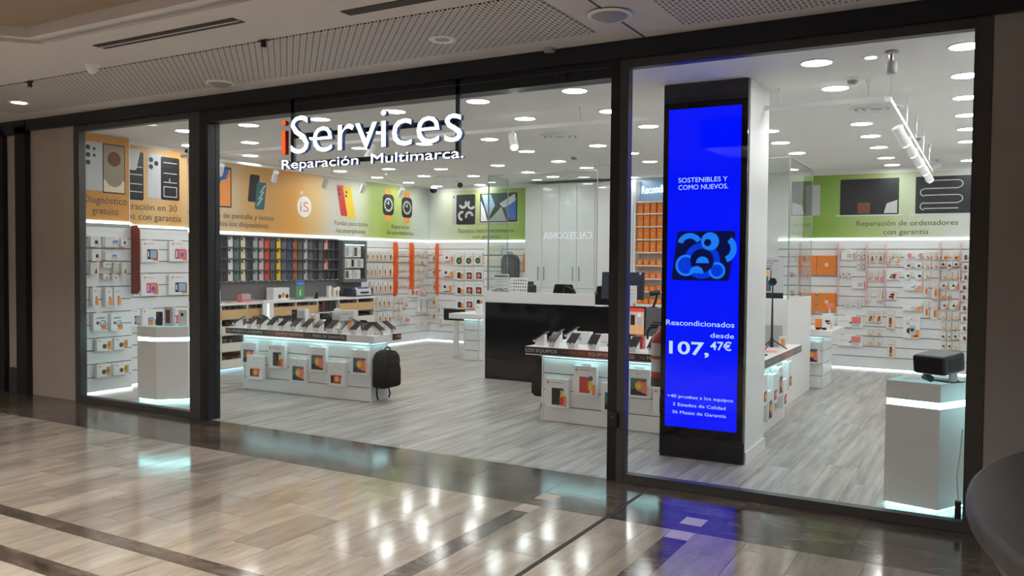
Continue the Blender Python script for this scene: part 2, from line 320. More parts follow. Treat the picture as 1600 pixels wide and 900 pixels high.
# ---- mall ceiling
mc = struct('ceiling', MB().box(-13, -2.05, 3.28, 4.5, .0, 3.34, 'ceil_mall'))
part('perforated_panel', MB().box(-9.6, -1.33, 3.272, -2.45, -.38, 3.282, 'perforated'), mc)
part('perforated_panel', MB().box(-1.84, -1.30, 3.272, 2.4, -.28, 3.282, 'perforated'), mc)
part('panel_joint', MB().box(-2.197, -2.05, 3.276, -2.185, 0, 3.283, 'joint_dark'), mc)
part('raised_ceiling', MB().prism([(4.5, -2.22), (-6.24, -2.22), (-9.16, -5.44), (-9.16, -11), (4.5, -11)], 3.36, 3.40, 'ceil_upper'), mc)
part('fascia', MB().prism([(4.5, -2.16), (-6.27, -2.13), (-9.20, -5.38), (-9.16, -5.44), (-6.24, -2.20), (4.5, -2.22)], 3.285, 3.42, 'ceil_mall'), mc)
part('ceiling_slot', MB().prism([(4.5, -2.05), (-6.33, -2.03), (-9.28, -5.3), (-9.20, -5.38), (-6.27, -2.13), (4.5, -2.16)], 3.30, 3.31, 'slot_metal'), mc)
part('lower_soffit', MB().prism([(-6.33, -2.05), (-13, -2.05), (-13, -11), (-9.28, -11), (-9.28, -5.3)], 3.28, 3.34, 'ceil_mall'), mc)
part('slot_diffuser', MB().box(-6.0, -1.85, 3.274, -4.47, -1.74, 3.281, 'joint_dark').box(-6.0, -1.80, 3.270, -4.47, -1.788, 3.280, 'ceil_mall'), mc)
part('slot_diffuser', MB().box(-3.72, -1.62, 3.274, -2.9, -1.52, 3.281, 'joint_dark'), mc)
# ---- rest of the mall, opposite the shop (seen only in reflections)
struct('wall_mall', MB().box(-13, -11, 0, 4.5, -10.9, 3.7, 'wall_taupe'))
struct('wall_far', MB().box(-13, -11, 0, -12.9, 0, 3.7, 'wall_taupe').box(4.4, -11, 0, 4.5, .0, 3.7, 'wall_taupe'))
cz = thing('shop_sign', 'lit white shop name lettering on the wall across the mall, seen mirrored in the glass', 'sign', (-7.2, -10.03, 2.14), PI)
cz2 = text('CALZEDONIA', 'calz', cz, .0, 1.15, 0, -.03, capz=.15, extrude=.01)
part('sign_board', MB().box(-.1, 0, -.1, 1.3, .86, .3, 'black'), cz)
# ---- mall wall beside the shop
struct('wall_outer', MB().box(-9.95, -.03, 0, -9.10, .045, 3.28, 'wall_taupe'))
struct('trim_6', MB().box(-10.16, -.10, 0, -9.95, .2, 3.2, 'frame_black').box(-13, -.1, 3.12, -9.95, .05, 3.28, 'frame_black'))
struct('wall_outer', MB().box(-10.42, -.04, .30, -10.16, .2, 3.2, 'wall_taupe').box(-10.42, -.05, 0, -10.16, .2, .30, 'frame_gray'))
struct('trim_7', MB().box(-10.6, -.10, 0, -10.42, .2, 3.2, 'frame_black').box(-12.95, -.02, 0, -10.6, .1, 3.2, 'frame_black'))
struct('wall_outer', MB().box(.0, -.03, 0, 4.5, .05, 3.28, 'wall_gray'))
# ---- shop front frames
struct('trim_8', MB().box(-9.95, -.09, 3.15, 4.5, .12, 3.285, 'frame_black'))
def window(name, xa, xb, ga, gb, zt=3.085, zb=.065):
    w = struct(name, None)
    w['kind'] = 'structure'
    part('frame', MB().box(xa, -.035, 0, ga, .045, 3.15, 'frame_gray'), w, bevel=.003); part('frame', MB().box(gb, -.035, 0, xb, .045, 3.15, 'frame_gray'), w, bevel=.003)
    part('frame', MB().box(ga, -.035, zt, gb, .045, 3.15, 'frame_gray'), w, bevel=.003); part('frame', MB().box(ga, -.035, 0, gb, .045, zb, 'frame_gray'), w, bevel=.003)
    part('pane', MB().box(ga, .002, zb, gb, .010, zt, 'glass'), w)
    part('bead', MB().box(ga-.001, -.037, zb-.006, gb+.001, -.033, zb, 'steel').box(ga, -.037, zt, gb, -.033, zt+.006, 'steel').box(ga-.006, -.037, zb, ga, -.033, zt, 'steel').box(gb, -.037, zb, gb+.006, -.033, zt, 'steel'), w)
    return w
window('window_1', -9.10, -6.985, -8.995, -7.145)
w2 = window('window_2', -2.40, .0, -2.333, -.10)
d1 = struct('door_1', None); d1['kind'] = 'structure'
part('jamb', MB().box(-6.985, -.03, 0, -6.87, .12, 3.15, 'frame_black').box(-6.95, -.034, 0, -6.94, -.03, 3.1, 'steel'), d1)
part('jamb', MB().box(-2.475, -.03, 0, -2.40, .12, 3.15, 'frame_black'), d1)
hd = part('header', MB().box(-6.87, -.03, 3.03, -2.475, .14, 3.15, 'frame_black').box(-6.87, -.034, 3.105, -2.475, -.03, 3.112, 'steel'), d1)
part('sensor', MB().box(-3.0, -.045, 3.06, -2.84, -.03, 3.10, 'black').box(-2.93, -.047, 3.078, -2.925, -.044, 3.083, 'ink_white'), hd)
part('leaf', MB().box(-6.87, .06, .004, -4.675, .07, 3.03, 'glass'), d1); part('leaf', MB().box(-4.67, .06, .004, -2.475, .07, 3.03, 'glass'), d1)
lk = thing('door_lock', 'small black lock box low on the dark post right of the entrance', 'lock', (-2.415, -.035, .41))
part('case', MB().box(-.035, -.035, 0, .035, 0, .115, 'black'), lk, bevel=.004); part('latch', MB().box(-.018, -.04, .07, .018, -.034, .09, 'steel'), lk)
# ---- hanging sign
sg = thing('shop_sign', 'large lit white sign with an orange first letter hanging above the entrance', 'sign', (-5.80, -.06, 2.5))
for xx in (.09, 1.95): part('post', MB().box(xx-.02, .03, 0, xx+.02, .06, .66, 'steel'), sg)
for zz in (.31, .05): part('crossbar', MB().box(.07, .035, zz-.02, 1.97, .055, zz+.02, 'steel'), sg)
def letters(body, x0, x1, z, capz, front, side, depth, offset, parent, special=None):
    full = glyphs(body, offset); a, b, c, d = bounds(full); sx = (x1-x0)/(b-a); sz = capz/.70
    for i, ch in enumerate(body):
        if ch == ' ': continue
        pb = bounds(glyphs(body[:i+1], offset)); me = glyphs(ch, offset, 1.0); cb = bounds(me); shift = pb[1]-cb[1]
        for v in me.vertices: v.co = Vector((x0+(v.co.x+shift-a)*sx, -v.co.z*depth, z+v.co.y*sz))
        me.materials.clear(); f, s2 = (special if (special and i == 0) else (front, side)); me.materials.append(M[f]); me.materials.append(M[s2]); me.update()
        for p in me.polygons: p.material_index = 0 if p.normal.y < -.8 else 1
        link('letter', me, parent)
letters('iServices', 0, 2.03, .135, .355, 'sign_white', 'ink_blue', .022, -.005, sg, ('sign_red', 'ink_red'))
letters('Reparación  Multimarca.', .0, 2.04, 0, .085, 'sign_white', 'ink_blue', .014, .0, sg)
# ================================================================ CEILING FITTINGS
LAMPS = [(-8.20,.77),(-9.20,1.65),(-7.20,.81),(-8.25,1.80),(-9.28,2.76),(-3.17,.79),(-4.18,.81),(-4.24,1.83),(-5.21,.88),(-6.21,.88),(-3.28,1.84),(-5.34,2.93),(-4.38,4.02),(-5.47,4.11),(-7.32,2.85),(-5.58,5.30),(-6.67,5.36),(-5.56,6.25),(-6.71,6.42),(-7.77,5.40),(-7.88,6.56),(-8.68,6.19),(-9.61,6.04),(-8.55,5.03),(-9.51,4.94),(-9.69,7.09),(-9.63,7.95),(-6.67,7.25),(-8.67,8.05),(-1.14,.70),(-1.16,1.71),(-.16,.67),(-.18,1.67),(-.20,2.65),(-.21,3.64),(-.22,4.61),(-.24,5.66),(-.26,7.72),(-1.20,3.73),(-1.22,4.69),(-1.24,5.74),(-1.27,6.91),(-1.28,7.86),(-2.26,4.78),(-2.27,5.87),(-2.18,3.80),(-3.27,2.88),(-4.38,5.91),(-5.48,7.95),(-4.28,4.91),(-6.3,2.9),(-7.3,1.85),(-6.25,1.86),(-3.2,6.9)]
lm = MB().cyl((0, 0, -.006), (0, 0, .002), .108, .108, 'lamp_shop', 24).mesh('diffuser')
rm = MB().lathe([(.106, -.004), (.108, -.010), (.122, -.006), (.124, .002)], 'white', 24).mesh('rim', smooth=True)
rows = {}
for x, y in LAMPS: rows.setdefault(min((.8, 1.8, 2.85, 3.9, 4.85, 5.8, 6.7, 7.9), key=lambda q: abs(q-y)), []).append((x, y))
for ri, k in enumerate(sorted(rows)):
    for ci, (x, y) in enumerate(sorted(rows[k])):
        t = thing('ceiling_light', f'round white recessed ceiling light, {ORD[ci+1]} from left in the {ORD[ri+1]} row behind the shop front', 'light', (x, y, 3.15), 0, 'recessed lights in the shop ceiling')
        link('diffuser', lm, t); link('rim', rm, t)
t = thing('spotlight', 'small warm recessed spot in the shop ceiling above the projector corner', 'light', (-.77, .73, 3.15))
part('ring', MB().lathe([(.04, -.002), (.07, -.008), (.085, .0)], 'white', 20), t, smooth=True); part('bulb', MB().cyl((0, 0, -.004), (0, 0, 0), .04, .04, 'lamp_mall', 16), t)
# mall ceiling fittings
t = thing('downlight', 'lit warm downlight at the far left of the perforated mall ceiling', 'light', (-8.86, -.78, 3.272))
part('ring', MB().lathe([(.07, -.003), (.1, -.008), (.11, 0)], 'white', 20), t, smooth=True); part('bulb', MB().cyl((0, 0, -.005), (0, 0, 0), .075, .075, 'lamp_mall', 20), t)
t = thing('downlight', 'unlit round downlight with white ring in the perforated mall ceiling above the sign', 'light', (-3.51, -.75, 3.272))
part('ring', MB().lathe([(.055, -.002), (.085, -.012), (.10, 0)], 'white', 24), t, smooth=True); part('reflector', MB().cyl((0, 0, -.003), (0, 0, 0), .055, .055, 'steel_gray', 20), t)
for (x, y, r, lab) in ((-2.19, -.74, .15, 'gray round ceiling speaker on the joint of the mall ceiling'), (-6.18, -.47, .13, 'gray round ceiling speaker above the left end of the entrance')):
    t = thing('ceiling_speaker', lab, 'speaker', (x, y, 3.272), 0, 'mall ceiling speakers')
    part('ring', MB().lathe([(r*.8, -.01), (r*.92, -.016), (r, -.006), (r, 0)], 'white', 28), t, smooth=True)
    part('grille', MB().lathe([(0, -.045), (r*.4, -.038), (r*.7, -.022), (r*.82, -.008)], 'steel_gray', 28), t, smooth=True)
t = thing('smoke_detector', 'white smoke detector on the mall ceiling near the air slot', 'detector', (-6.62, -1.44, 3.28))
part('base', MB().lathe([(0, -.02), (.055, -.02), (.06, 0)], 'white', 20), t, smooth=True); part('sensor_head', MB().lathe([(0, -.07), (.028, -.068), (.036, -.05), (.05, -.04), (.05, -.018)], 'white', 20), t, smooth=True)
for (x, y, lab) in ((-7.72, -1.33, 'left'), (-4.70, -1.35, 'right')):
    t = thing('ceiling_hook', f'small black hook on the mall ceiling, the {lab} one of two beside the perforated panel', 'hook', (x, y, 3.272), 0, 'ceiling hooks')
    part('plate', MB().box(-.05, -.012, -.008, .05, .012, 0, 'black'), t); part('stem', MB().box(-.014, -.014, -.05, .014, .014, -.008, 'black'), t)
t = thing('detector', 'small gray detector at the edge of the mall ceiling above the entrance', 'detector', (-2.95, -.12, 3.28))
part('body', MB().lathe([(0, -.03), (.04, -.028), (.05, 0)], 'steel_gray', 16), t, smooth=True)
LB = 'ceiling_fill_panel'
for i, (x, y) in enumerate([(-10.6, -5.4), (-8.2, -5.6), (-5.6, -4.6), (-2.5, -4.6), (.0, -6.5)]):  # unseen panels added as fill light for the mall
    t = thing('fill_panel', f'added warm fill panel in the mall ceiling behind the viewer, {ORD[i+1]} of five', 'light', (x, y, 3.358 if x > -9 else 3.278), 0, 'added mall fill panels')
    part('diffuser', MB().box(-.5, -.5, -.012, .5, .5, -.002, 'fill_mall'), t); part('cutoff_skirt', MB().box(-.55, -.55, -.32, -.51, .55, 0, 'rubber').box(.51, -.55, -.32, .55, .55, 0, 'rubber').box(-.51, -.55, -.32, .51, -.51, 0, 'rubber').box(-.51, .51, -.32, .51, .55, 0, 'rubber'), t)  # black skirts added to keep the glowing panels out of reflections
# vents, detectors, cameras in the shop
def vent(x, y, lab):
    t = thing('ceiling_vent', lab, 'vent', (x, y, 3.15), 0, 'round air diffusers')
    for r in (.24, .17, .10): part('ring', MB().lathe([(r-.045, -.008), (r-.01, -.022), (r, -.012), (r, 0)], 'white', 28), t, smooth=True)
    part('core', MB().cyl((0, 0, -.012), (0, 0, -.002), .2, .2, 'steel_gray', 24), t)
vent(-4.45, 3.08, 'round white air diffuser beside the track spot in mid ceiling'); vent(-8.45, 6.48, 'round white air diffuser near the far left corner'); vent(-.96, 2.83, 'round white air diffuser at the near end of the right track'); vent(-5.1, 6.0, 'round white air diffuser above the glass booth')
for i, (x, y, lab) in enumerate(((-5.13, 4.89, 'above the glass booth'), (-.98, 1.39, 'by the right window'), (-.75, 5.0, 'beside the right track'), (-4.7, 2.2, 'in mid ceiling'))):
    t = thing('smoke_detector', f'white round smoke detector in the shop ceiling {lab}', 'detector', (x, y, 3.15), 0, 'shop smoke detectors')
    part('base', MB().lathe([(0, -.02), (.06, -.02), (.07, 0)], 'white', 20), t, smooth=True); part('sensor_head', MB().lathe([(0, -.05), (.035, -.047), (.045, -.02)], 'steel_gray', 20), t, smooth=True)
def bullet(x, y, lab, dx=.12, dy=-.1):
    t = thing('security_camera', lab, 'camera', (x, y, 3.15))
    part('mount', MB().cyl((0, 0, -.02), (0, 0, 0), .05, .05, 'white', 16).tube([(0, 0, -.01), (0, 0, -.10)], .012, 'white'), t)
    part('body', MB().cyl((-dx*.5, -dy*.5, -.07), (dx, dy, -.13), .045, .045, 'white', 14), t, smooth=False); part('lens', MB().cyl((dx*1.0, dy*1.0, -.131), (dx*1.12, dy*1.12, -.137), .05, .048, 'black', 14), t)
bullet(-8.42, 6.87, 'white bullet camera with black face on the ceiling at the far left'); bullet(-.68, 7.4, 'white bullet camera with black face on the ceiling at the right', -.1, -.12)
t = thing('dome_camera', 'black dome camera in the far left ceiling corner', 'camera', (-9.75, 8.0, 3.15))
part('mount', MB().cyl((0, 0, -.05), (0, 0, 0), .07, .07, 'white', 16), t); part('dome', MB().lathe([(0, -.14), (.05, -.125), (.075, -.09), (.08, -.05)], 'black_gloss', 18), t, smooth=True)
t = thing('people_counter', 'silver mesh cylinder hanging from the ceiling just inside the right window', 'sensor', (-.62, .60, 3.15))
part('plate', MB().cyl((0, 0, -.012), (0, 0, 0), .045, .045, 'steel_gray', 16), t); part('stem', MB().cyl((0, 0, -.07), (0, 0, -.012), .015, .02, 'chrome', 10), t)
part('body', MB().lathe([(0, -.16), (.03, -.16), (.038, -.15), (.038, -.08), (.02, -.068), (0, -.068)], 'ink_silver', 18), t, smooth=True)
# tracks and spots
def track(lab, a, b, drops):
    t = thing('lighting_track', lab, 'track', a); v = Vector(b)-Vector(a); L = v.length; ang = math.atan2(v.y, v.x)
    part('rail', MB().box(0, -.018, -.018, L, .018, .018, 'white'), t, rz=ang)
    for d in drops: part('drop_rod', MB().cyl((v.x*d, v.y*d, .018), (v.x*d, v.y*d, 3.15-a[2]), .004, .004, 'chrome', 6).cyl((v.x*d, v.y*d, 3.15-a[2]-.05), (v.x*d, v.y*d, 3.15-a[2]), .006, .02, 'white', 10), t)
track('white lighting track along the left wall above the printed banner', (-9.3, 1.95, 3.02), (-9.3, 6.6, 3.02), (.05, .3, .55, .9))
track('white lighting track crossing the shop ceiling behind the entrance', (-9.2, 1.52, 2.99), (-.75, 1.52, 2.99), (.05, .22, .45, .68, .9, .985))
track('white lighting track running to the back along the right side', (-.66, .85, 2.86), (-.66, 6.3, 2.86), (.03, .3, .5, .7, .9))
hm = [MB().cyl((0, 0, -.09), (0, 0, .09), .043, .043, 'white', 16).mesh('head'), MB().cyl((0, 0, -.095), (0, 0, -.088), .034, .034, 'lamp_shop', 14).mesh('lens'), MB().box(-.012, -.012, 0, .012, .012, .10, 'white').mesh('arm')]
def spot(x, y, z, rot, lab, grp):
    t = thing('track_spot', lab, 'spotlight', (x, y, z), 0, grp)
    link('arm', hm[2], t, (0, 0, -.09)); link('head', hm[0], t, (0, 0, -.11), rot=rot); link('lens', hm[1], t, (0, 0, -.11), rot=rot)
for i, y in enumerate((2.24, 3.26, 4.35, 5.28, 6.35)): spot(-9.3, y, 3.0, (.35, .75, 0), f'white cylinder spotlight on the left track, {ORD[i+1]} from the entrance', 'left track spots')
spot(-4.2, 1.52, 2.975, (-.5, -.5, 0), 'white cylinder spotlight on the crossing track near mid ceiling', None)
spot(-6.05, 1.52, 2.975, (-.3, .3, 0), 'white cylinder spotlight on the crossing track behind the hanging sign', None)
spot(-8.75, 1.52, 2.975, (.3, .7, 0), 'white cylinder spotlight seen above the orange banners in the left window', None)
for i, y in enumerate((1.95, 2.75, 3.6, 4.5, 5.4)): spot(-.66, y, 2.85, (.45, -.45, 0), f'white cylinder spotlight on the right track, {ORD[i+1]} from the window', 'right track spots')
# ================================================================ PRINTED WALL BANNERS
def rr(mb, x0, z0, x1, z1, k, y, r=.02, lean=0, n=4):
    pts = []
    for cx, cz, a in ((x1-r, z0+r, -PI/2), (x1-r, z1-r, 0), (x0+r, z1-r, PI/2), (x0+r, z0+r, PI)):
        for j in range(n+1): t = a+PI/2*j/n; pts.append((cx+r*math.cos(t), cz+r*math.sin(t)))
    return mb.poly([(x+lean*(z-z0), y, z) for x, z in pts], k)
def disc(mb, cx, cz, r, k, y, n=18, sz=1, a0=0, a1=2*PI):
    return mb.poly([(cx+r*math.cos(a0+(a1-a0)*j/n), y, cz+sz*r*math.sin(a0+(a1-a0)*j/n)) for j in range(n+(a1-a0 < 6))], k)
def ringz(mb, cx, cz, r, w, k, y, n=22, a0=0, a1=2*PI):
    for j in range(n):
        t, u = a0+(a1-a0)*j/n, a0+(a1-a0)*(j+1)/n
        mb.poly([(cx+q*math.cos(s), y, cz+q*math.sin(s)) for s, q in ((t, r-w), (t, r), (u, r), (u, r-w))], k)
    return mb
ORANGE_A = [(-.1, (.62, .30, .07)), (.9, (.66, .31, .07))]
ramp_mat('banner_a', 0, ORANGE_A)
ramp_mat('banner_b', 0, [(0, (.66, .36, .13)), (.55, (.70, .48, .22)), (.75, (.72, .38, .12)), (.95, (.70, .48, .25))])
ramp_mat('banner_left', 0, [(0, (.60, .42, .22)), (1.2, (.66, .50, .32)), (1.6, (.70, .40, .14)), (2.5, (.74, .36, .07)), (3.0, (.68, .46, .20)), (3.5, (.62, .60, .52)), (4.1, (.60, .62, .50)), (4.6, (.42, .52, .16)), (5.0, (.36, .47, .09)), (5.5, (.44, .53, .2)), (5.9, (.58, .62, .55)), (6.37, (.6, .64, .62))])
ramp_mat('banner_back', 0, [(0, (.58, .62, .58)), (.35, (.56, .60, .47)), (1.2, (.46, .53, .25)), (1.9, (.38, .5, .15)), (2.45, (.26, .42, .07))])
ramp_mat('banner_right', 0, [(0, (.15, .29, .04)), (.35, (.22, .37, .06)), (1.0, (.36, .46, .17)), (1.6, (.47, .53, .36)), (2.3, (.58, .62, .56))])
def banner(label, mname, loc, rz, L, z0, z1):
    t = thing('wall_banner', label, 'banner', loc, rz); t_ = part('printed_sheet', MB().box(0, 0, z0, L, .012, z1, mname), t); return t
def backphone(mb, x0, z0, x1, z1, k, cams, y=-.004):
    rr(mb, x0, z0, x1, z1, k, y, .025)
    for (u, v, r) in cams: disc(mb, x0+u, z1-v, r, 'ink_black', y-.002)
# A: by the window
t = banner('orange printed banner by the left window reading Diagnóstico gratuito', 'banner_a', (-9.345, .05, 0), PI/2, .80, 2.11, 3.14)
mb = MB(); backphone(mb, .20, 2.46, .47, 3.04, 'ink_silver', [(.05, .07, .03), (.05, .16, .03), (.05, .25, .03), (.13, .08, .018), (.13, .16, .018)])
part('printed_phone', mb, t)
mb = MB(); rr(mb, .44, 2.44, .74, 3.04, 'ink_black', -.005, .012); rr(mb, .45, 2.455, .73, 3.03, 'ink_brown', -.006, .01); rr(mb, .45, 2.455, .73, 2.62, 'ink_cream', -.007, .01)
M['scr_bronze'] = mat('scr_bronze', (.33, .27, .19), .3); rr(mb, .452, 2.6, .728, 3.028, 'scr_bronze', -.008, .01); disc(mb, .59, 2.86, .09, 'ink_brown', -.009); disc(mb, .59, 2.64, .12, 'scr_bronze', -.009)
part('printed_phone', mb, t)
text('Diagnóstico', 'ink_text', t, .19, .765, 2.31, -.004, capz=.09); text('gratuito', 'ink_text', t, .30, .65, 2.18, -.004, capz=.085)
# B: recessed
t = banner('orange printed banner of opened phones reading Reparación en 30 minutos', 'banner_b', (-9.545, .93, 0), PI/2, .96, 2.085, 3.10)
mb = MB(); rr(mb, -.0, 2.40, .27, 3.02, 'ink_black', -.003, .025); 
for z in (2.5, 2.6, 2.72, 2.82): mb.box(.02, -.006, z, .25, -.004, z+.012, 'ink_silver')
rr(mb, .0, 2.78, .16, 3.05, 'ink_silver', -.008, .02, lean=.25); part('printed_phone', mb, t)
mb = MB(); backphone(mb, .33, 2.44, .56, 3.02, 'ink_silver', [(.05, .08, .032), (.05, .17, .032), (.13, .12, .032)]); part('printed_phone', mb, t)
mb = MB(); rr(mb, .53, 2.43, .82, 3.0, 'ink_black', -.005, .025)
for (a, z) in ((.57, 2.92), (.57, 2.78), (.57, 2.66), (.57, 2.60), (.57, 2.47)): mb.box(a, -.008, z, .78, -.006, z+.010, 'ink_silver')
mb.box(.57, -.008, 2.47, .58, -.006, 2.6, 'ink_silver').box(.77, -.008, 2.47, .78, -.006, 2.6, 'ink_silver').box(.66, -.008, 2.66, .67, -.006, 2.72, 'ink_silver'); part('printed_phone', mb, t)
text('Reparación en 30', 'ink_text', t, -.18, .78, 2.28, -.004, capz=.085); text('minutos con garantía', 'ink_text', t, -.28, .85, 2.15, -.004, capz=.085)
# main left banner
t = banner('long orange to green printed banner along the left wall above the phone cases', 'banner_left', (-10.055, 1.9, 0), PI/2, 6.37, 2.075, 3.13)
def Y(v): return v-1.9
mb = MB(); rr(mb, Y(2.35), 2.43, Y(3.10), 3.04, 'ink_black', -.003, .015); rr(mb, Y(2.37), 2.45, Y(3.08), 3.02, 'ink_teal', -.004, .01)
mb.poly([(Y(2.75), -.005, 2.45), (Y(3.08), -.005, 2.45), (Y(3.08), -.005, 3.02), (Y(2.95), -.005, 2.9), (Y(2.85), -.005, 2.75)], 'ink_org').poly([(Y(2.6), -.006, 2.45), (Y(2.86), -.006, 2.45), (Y(2.9), -.006, 2.6), (Y(2.78), -.006, 2.75), (Y(2.7), -.006, 2.6)], 'ink_pink').poly([(Y(2.78), -.006, 2.8), (Y(3.0), -.006, 2.86), (Y(3.05), -.006, 3.02), (Y(2.85), -.006, 3.02)], 'ink_blue'); part('printed_tablet', mb, t)
mb = MB(); rr(mb, Y(3.42), 2.55, Y(3.62), 2.98, 'ink_black', -.003, .03, lean=.12); rr(mb, Y(3.56), 2.44, Y(3.76), 2.87, 'ink_teal', -.005, .03, lean=.12)
for (a, z) in ((3.60, 2.5), (3.63, 2.6), (3.66, 2.7)): mb.poly([(Y(a), -.007, z), (Y(a+.03), -.007, z), (Y(a+.14), -.007, z+.13), (Y(a+.10), -.007, z+.13)], 'ink_silver')
part('printed_phone', mb, t)
text('Protectores de pantalla y lentes', 'ink_text', t, Y(2.25), Y(3.97), 2.275, -.004, capz=.08); text('para todos los dispositivos', 'ink_text', t, Y(2.45), Y(3.85), 2.15, -.004, capz=.08)
mb = MB(); disc(mb, Y(4.66), 2.545, .17, 'ink_white', -.003, 24, 1.05); disc(mb, Y(4.60), 2.775, .03, 'ink_white', -.003, 14); part('printed_logo', mb, t)
text('iS', 'ink_org', t, Y(4.56), Y(4.77), 2.46, -.005, capz=.17)
mb = MB(); rr(mb, Y(5.58), 2.44, Y(5.78), 2.98, 'ink_red', -.003, .03, lean=-.22); rr(mb, Y(5.76), 2.40, Y(5.98), 2.97, 'ink_yel', -.005, .03, lean=-.24)
for (a, z) in ((5.52, 2.9), (5.53, 2.82), (5.72, 2.87), (5.71, 2.8)): disc(mb, Y(a), z, .022, 'ink_black', -.007)
part('printed_case', mb, t)
text('Fundas para todos', 'ink_text', t, Y(5.41), Y(6.32), 2.275, -.004, capz=.08); text('los smartphones', 'ink_text', t, Y(5.46), Y(6.25), 2.14, -.004, capz=.08)
def watch(cx, cz):
    mb = MB(); mb.box(cx-.085, -.004, cz-.30, cx+.085, -.002, cz+.30, 'ink_org'); rr(mb, cx-.17, cz-.2, cx+.17, cz+.2, 'ink_black', -.006, .09); ringz(mb, cx, cz, .135, .03, 'ink_gray', -.007)
    for j in range(12): a = j*PI/6; mb.poly([(cx+q*math.cos(a+e), -.008, cz+q*math.sin(a+e)) for q, e in ((.085, -.07), (.13, -.06), (.13, .06), (.085, .07))], 'ink_white')
    disc(mb, cx, cz, .088, 'ink_black', -.009); mb.box(cx-.01, -.011, cz, cx+.01, -.010, cz+.07, 'ink_white').box(cx-.06, -.011, cz+.02, cx, -.010, cz+.035, 'ink_white'); part('printed_watch', mb, t)
watch(Y(6.93), 2.72); watch(Y(7.52), 2.70)
text('Reparación', 'ink_text', t, Y(7.03), Y(7.60), 2.275, -.004, capz=.08); text('de smartwatches', 'ink_text', t, Y(6.89), Y(7.75), 2.155, -.004, capz=.08)
# back wall, left
t = banner('green printed banner on the back wall reading Equipos reacondicionados con garantía', 'banner_back', (-10.05, 8.258, 0), 0, 2.42, 2.075, 3.07)
def X(v): return v+10.05
mb = MB(); rr(mb, X(-9.46), 2.38, X(-9.1), 2.99, 'ink_gray', -.003, .03); rr(mb, X(-9.36), 2.385, X(-8.91), 2.985, 'ink_black', -.005, .03); disc(mb, X(-9.42), 2.94, .018, 'ink_black', -.006)
for (a, z, s) in ((-9.05, 2.55, 0), (-9.22, 2.56, 1.2), (-9.0, 2.78, 2.2), (-9.2, 2.8, 3.4)): ringz(mb, X(a), z, .10, .05, 'ink_silver', -.007, 12, s, s+3.6)
part('printed_tablet', mb, t)
mb = MB(); rr(mb, X(-8.80), 2.42, X(-7.95), 2.99, 'ink_black', -.003, .015); mb.box(X(-8.85), -.006, 2.40, X(-7.9), -.002, 2.42, 'ink_silver'); rr(mb, X(-8.78), 2.44, X(-7.97), 2.97, 'ink_dg', -.005, .01)
mb.poly([(X(-8.78), -.006, 2.44), (X(-8.62), -.006, 2.44), (X(-8.7), -.006, 2.7), (X(-8.78), -.006, 2.85)], 'ink_white').poly([(X(-8.76), -.006, 2.97), (X(-8.55), -.006, 2.97), (X(-8.45), -.006, 2.75), (X(-8.6), -.006, 2.5)], 'ink_lb').poly([(X(-8.6), -.007, 2.44), (X(-8.3), -.007, 2.72), (X(-8.18), -.007, 2.44)], 'ink_gray').poly([(X(-8.35), -.008, 2.78), (X(-8.0), -.008, 2.97), (X(-7.97), -.008, 2.8), (X(-8.25), -.008, 2.70)], 'ink_silver').poly([(X(-8.22), -.009, 2.70), (X(-7.97), -.009, 2.84), (X(-7.97), -.009, 2.46), (X(-8.12), -.009, 2.46)], 'ink_blue')
part('printed_laptop', mb, t)
text('Equipos reacondicionados', 'ink_text', t, X(-9.31), X(-8.03), 2.225, -.004, capz=.08); text('con garantía', 'ink_text', t, X(-8.97), X(-8.35), 2.105, -.004, capz=.08)
# back wall, right
t = banner('green printed banner on the right back wall reading Reparación de ordenadores con garantía', 'banner_right', (-2.62, 8.258, 0), 0, 2.62, 2.075, 3.07)
def X(v): return v+2.62
mb = MB(); rr(mb, X(-2.06), 2.43, X(-1.21), 2.99, 'ink_black', -.003, .015); mb.box(X(-2.12), -.006, 2.41, X(-1.15), -.002, 2.43, 'ink_silver'); rr(mb, X(-1.80), 2.45, X(-1.62), 2.62, 'ink_brown', -.005, .01); mb.poly([(X(-1.42), -.005, 2.45), (X(-1.23), -.005, 2.45), (X(-1.23), -.005, 2.65), (X(-1.38), -.005, 2.6)], 'ink_gray'); part('printed_laptop', mb, t)
mb = MB(); rr(mb, X(-2.58), 2.43, X(-2.36), 2.92, 'ink_gray', -.003, .015); part('printed_laptop', mb, t)
mb = MB(); rr(mb, X(-.98), 2.43, X(-.06), 2.99, 'ink_black', -.003, .015); mb.box(X(-1.04), -.006, 2.41, X(-.02), -.002, 2.43, 'ink_silver')
for z in (2.92, 2.80, 2.70, 2.58, 2.50): mb.box(X(-.86), -.006, z, X(-.40), -.004, z+.014, 'ink_gray')
for z in (2.75, 2.54): ringz(mb, X(-.86), z, .06, .014, 'ink_gray', -.006, 10, PI/2, 3*PI/2)
for z in (2.87, 2.65): ringz(mb, X(-.40), z, .06, .014, 'ink_gray', -.006, 10, -PI/2, PI/2)
part('printed_laptop', mb, t)
text('Reparación de ordenadores', 'ink_text', t, X(-1.81), X(-.40), 2.255, -.004, capz=.08); text('con garantía', 'ink_text', t, X(-1.42), X(-.79), 2.12, -.004, capz=.08)
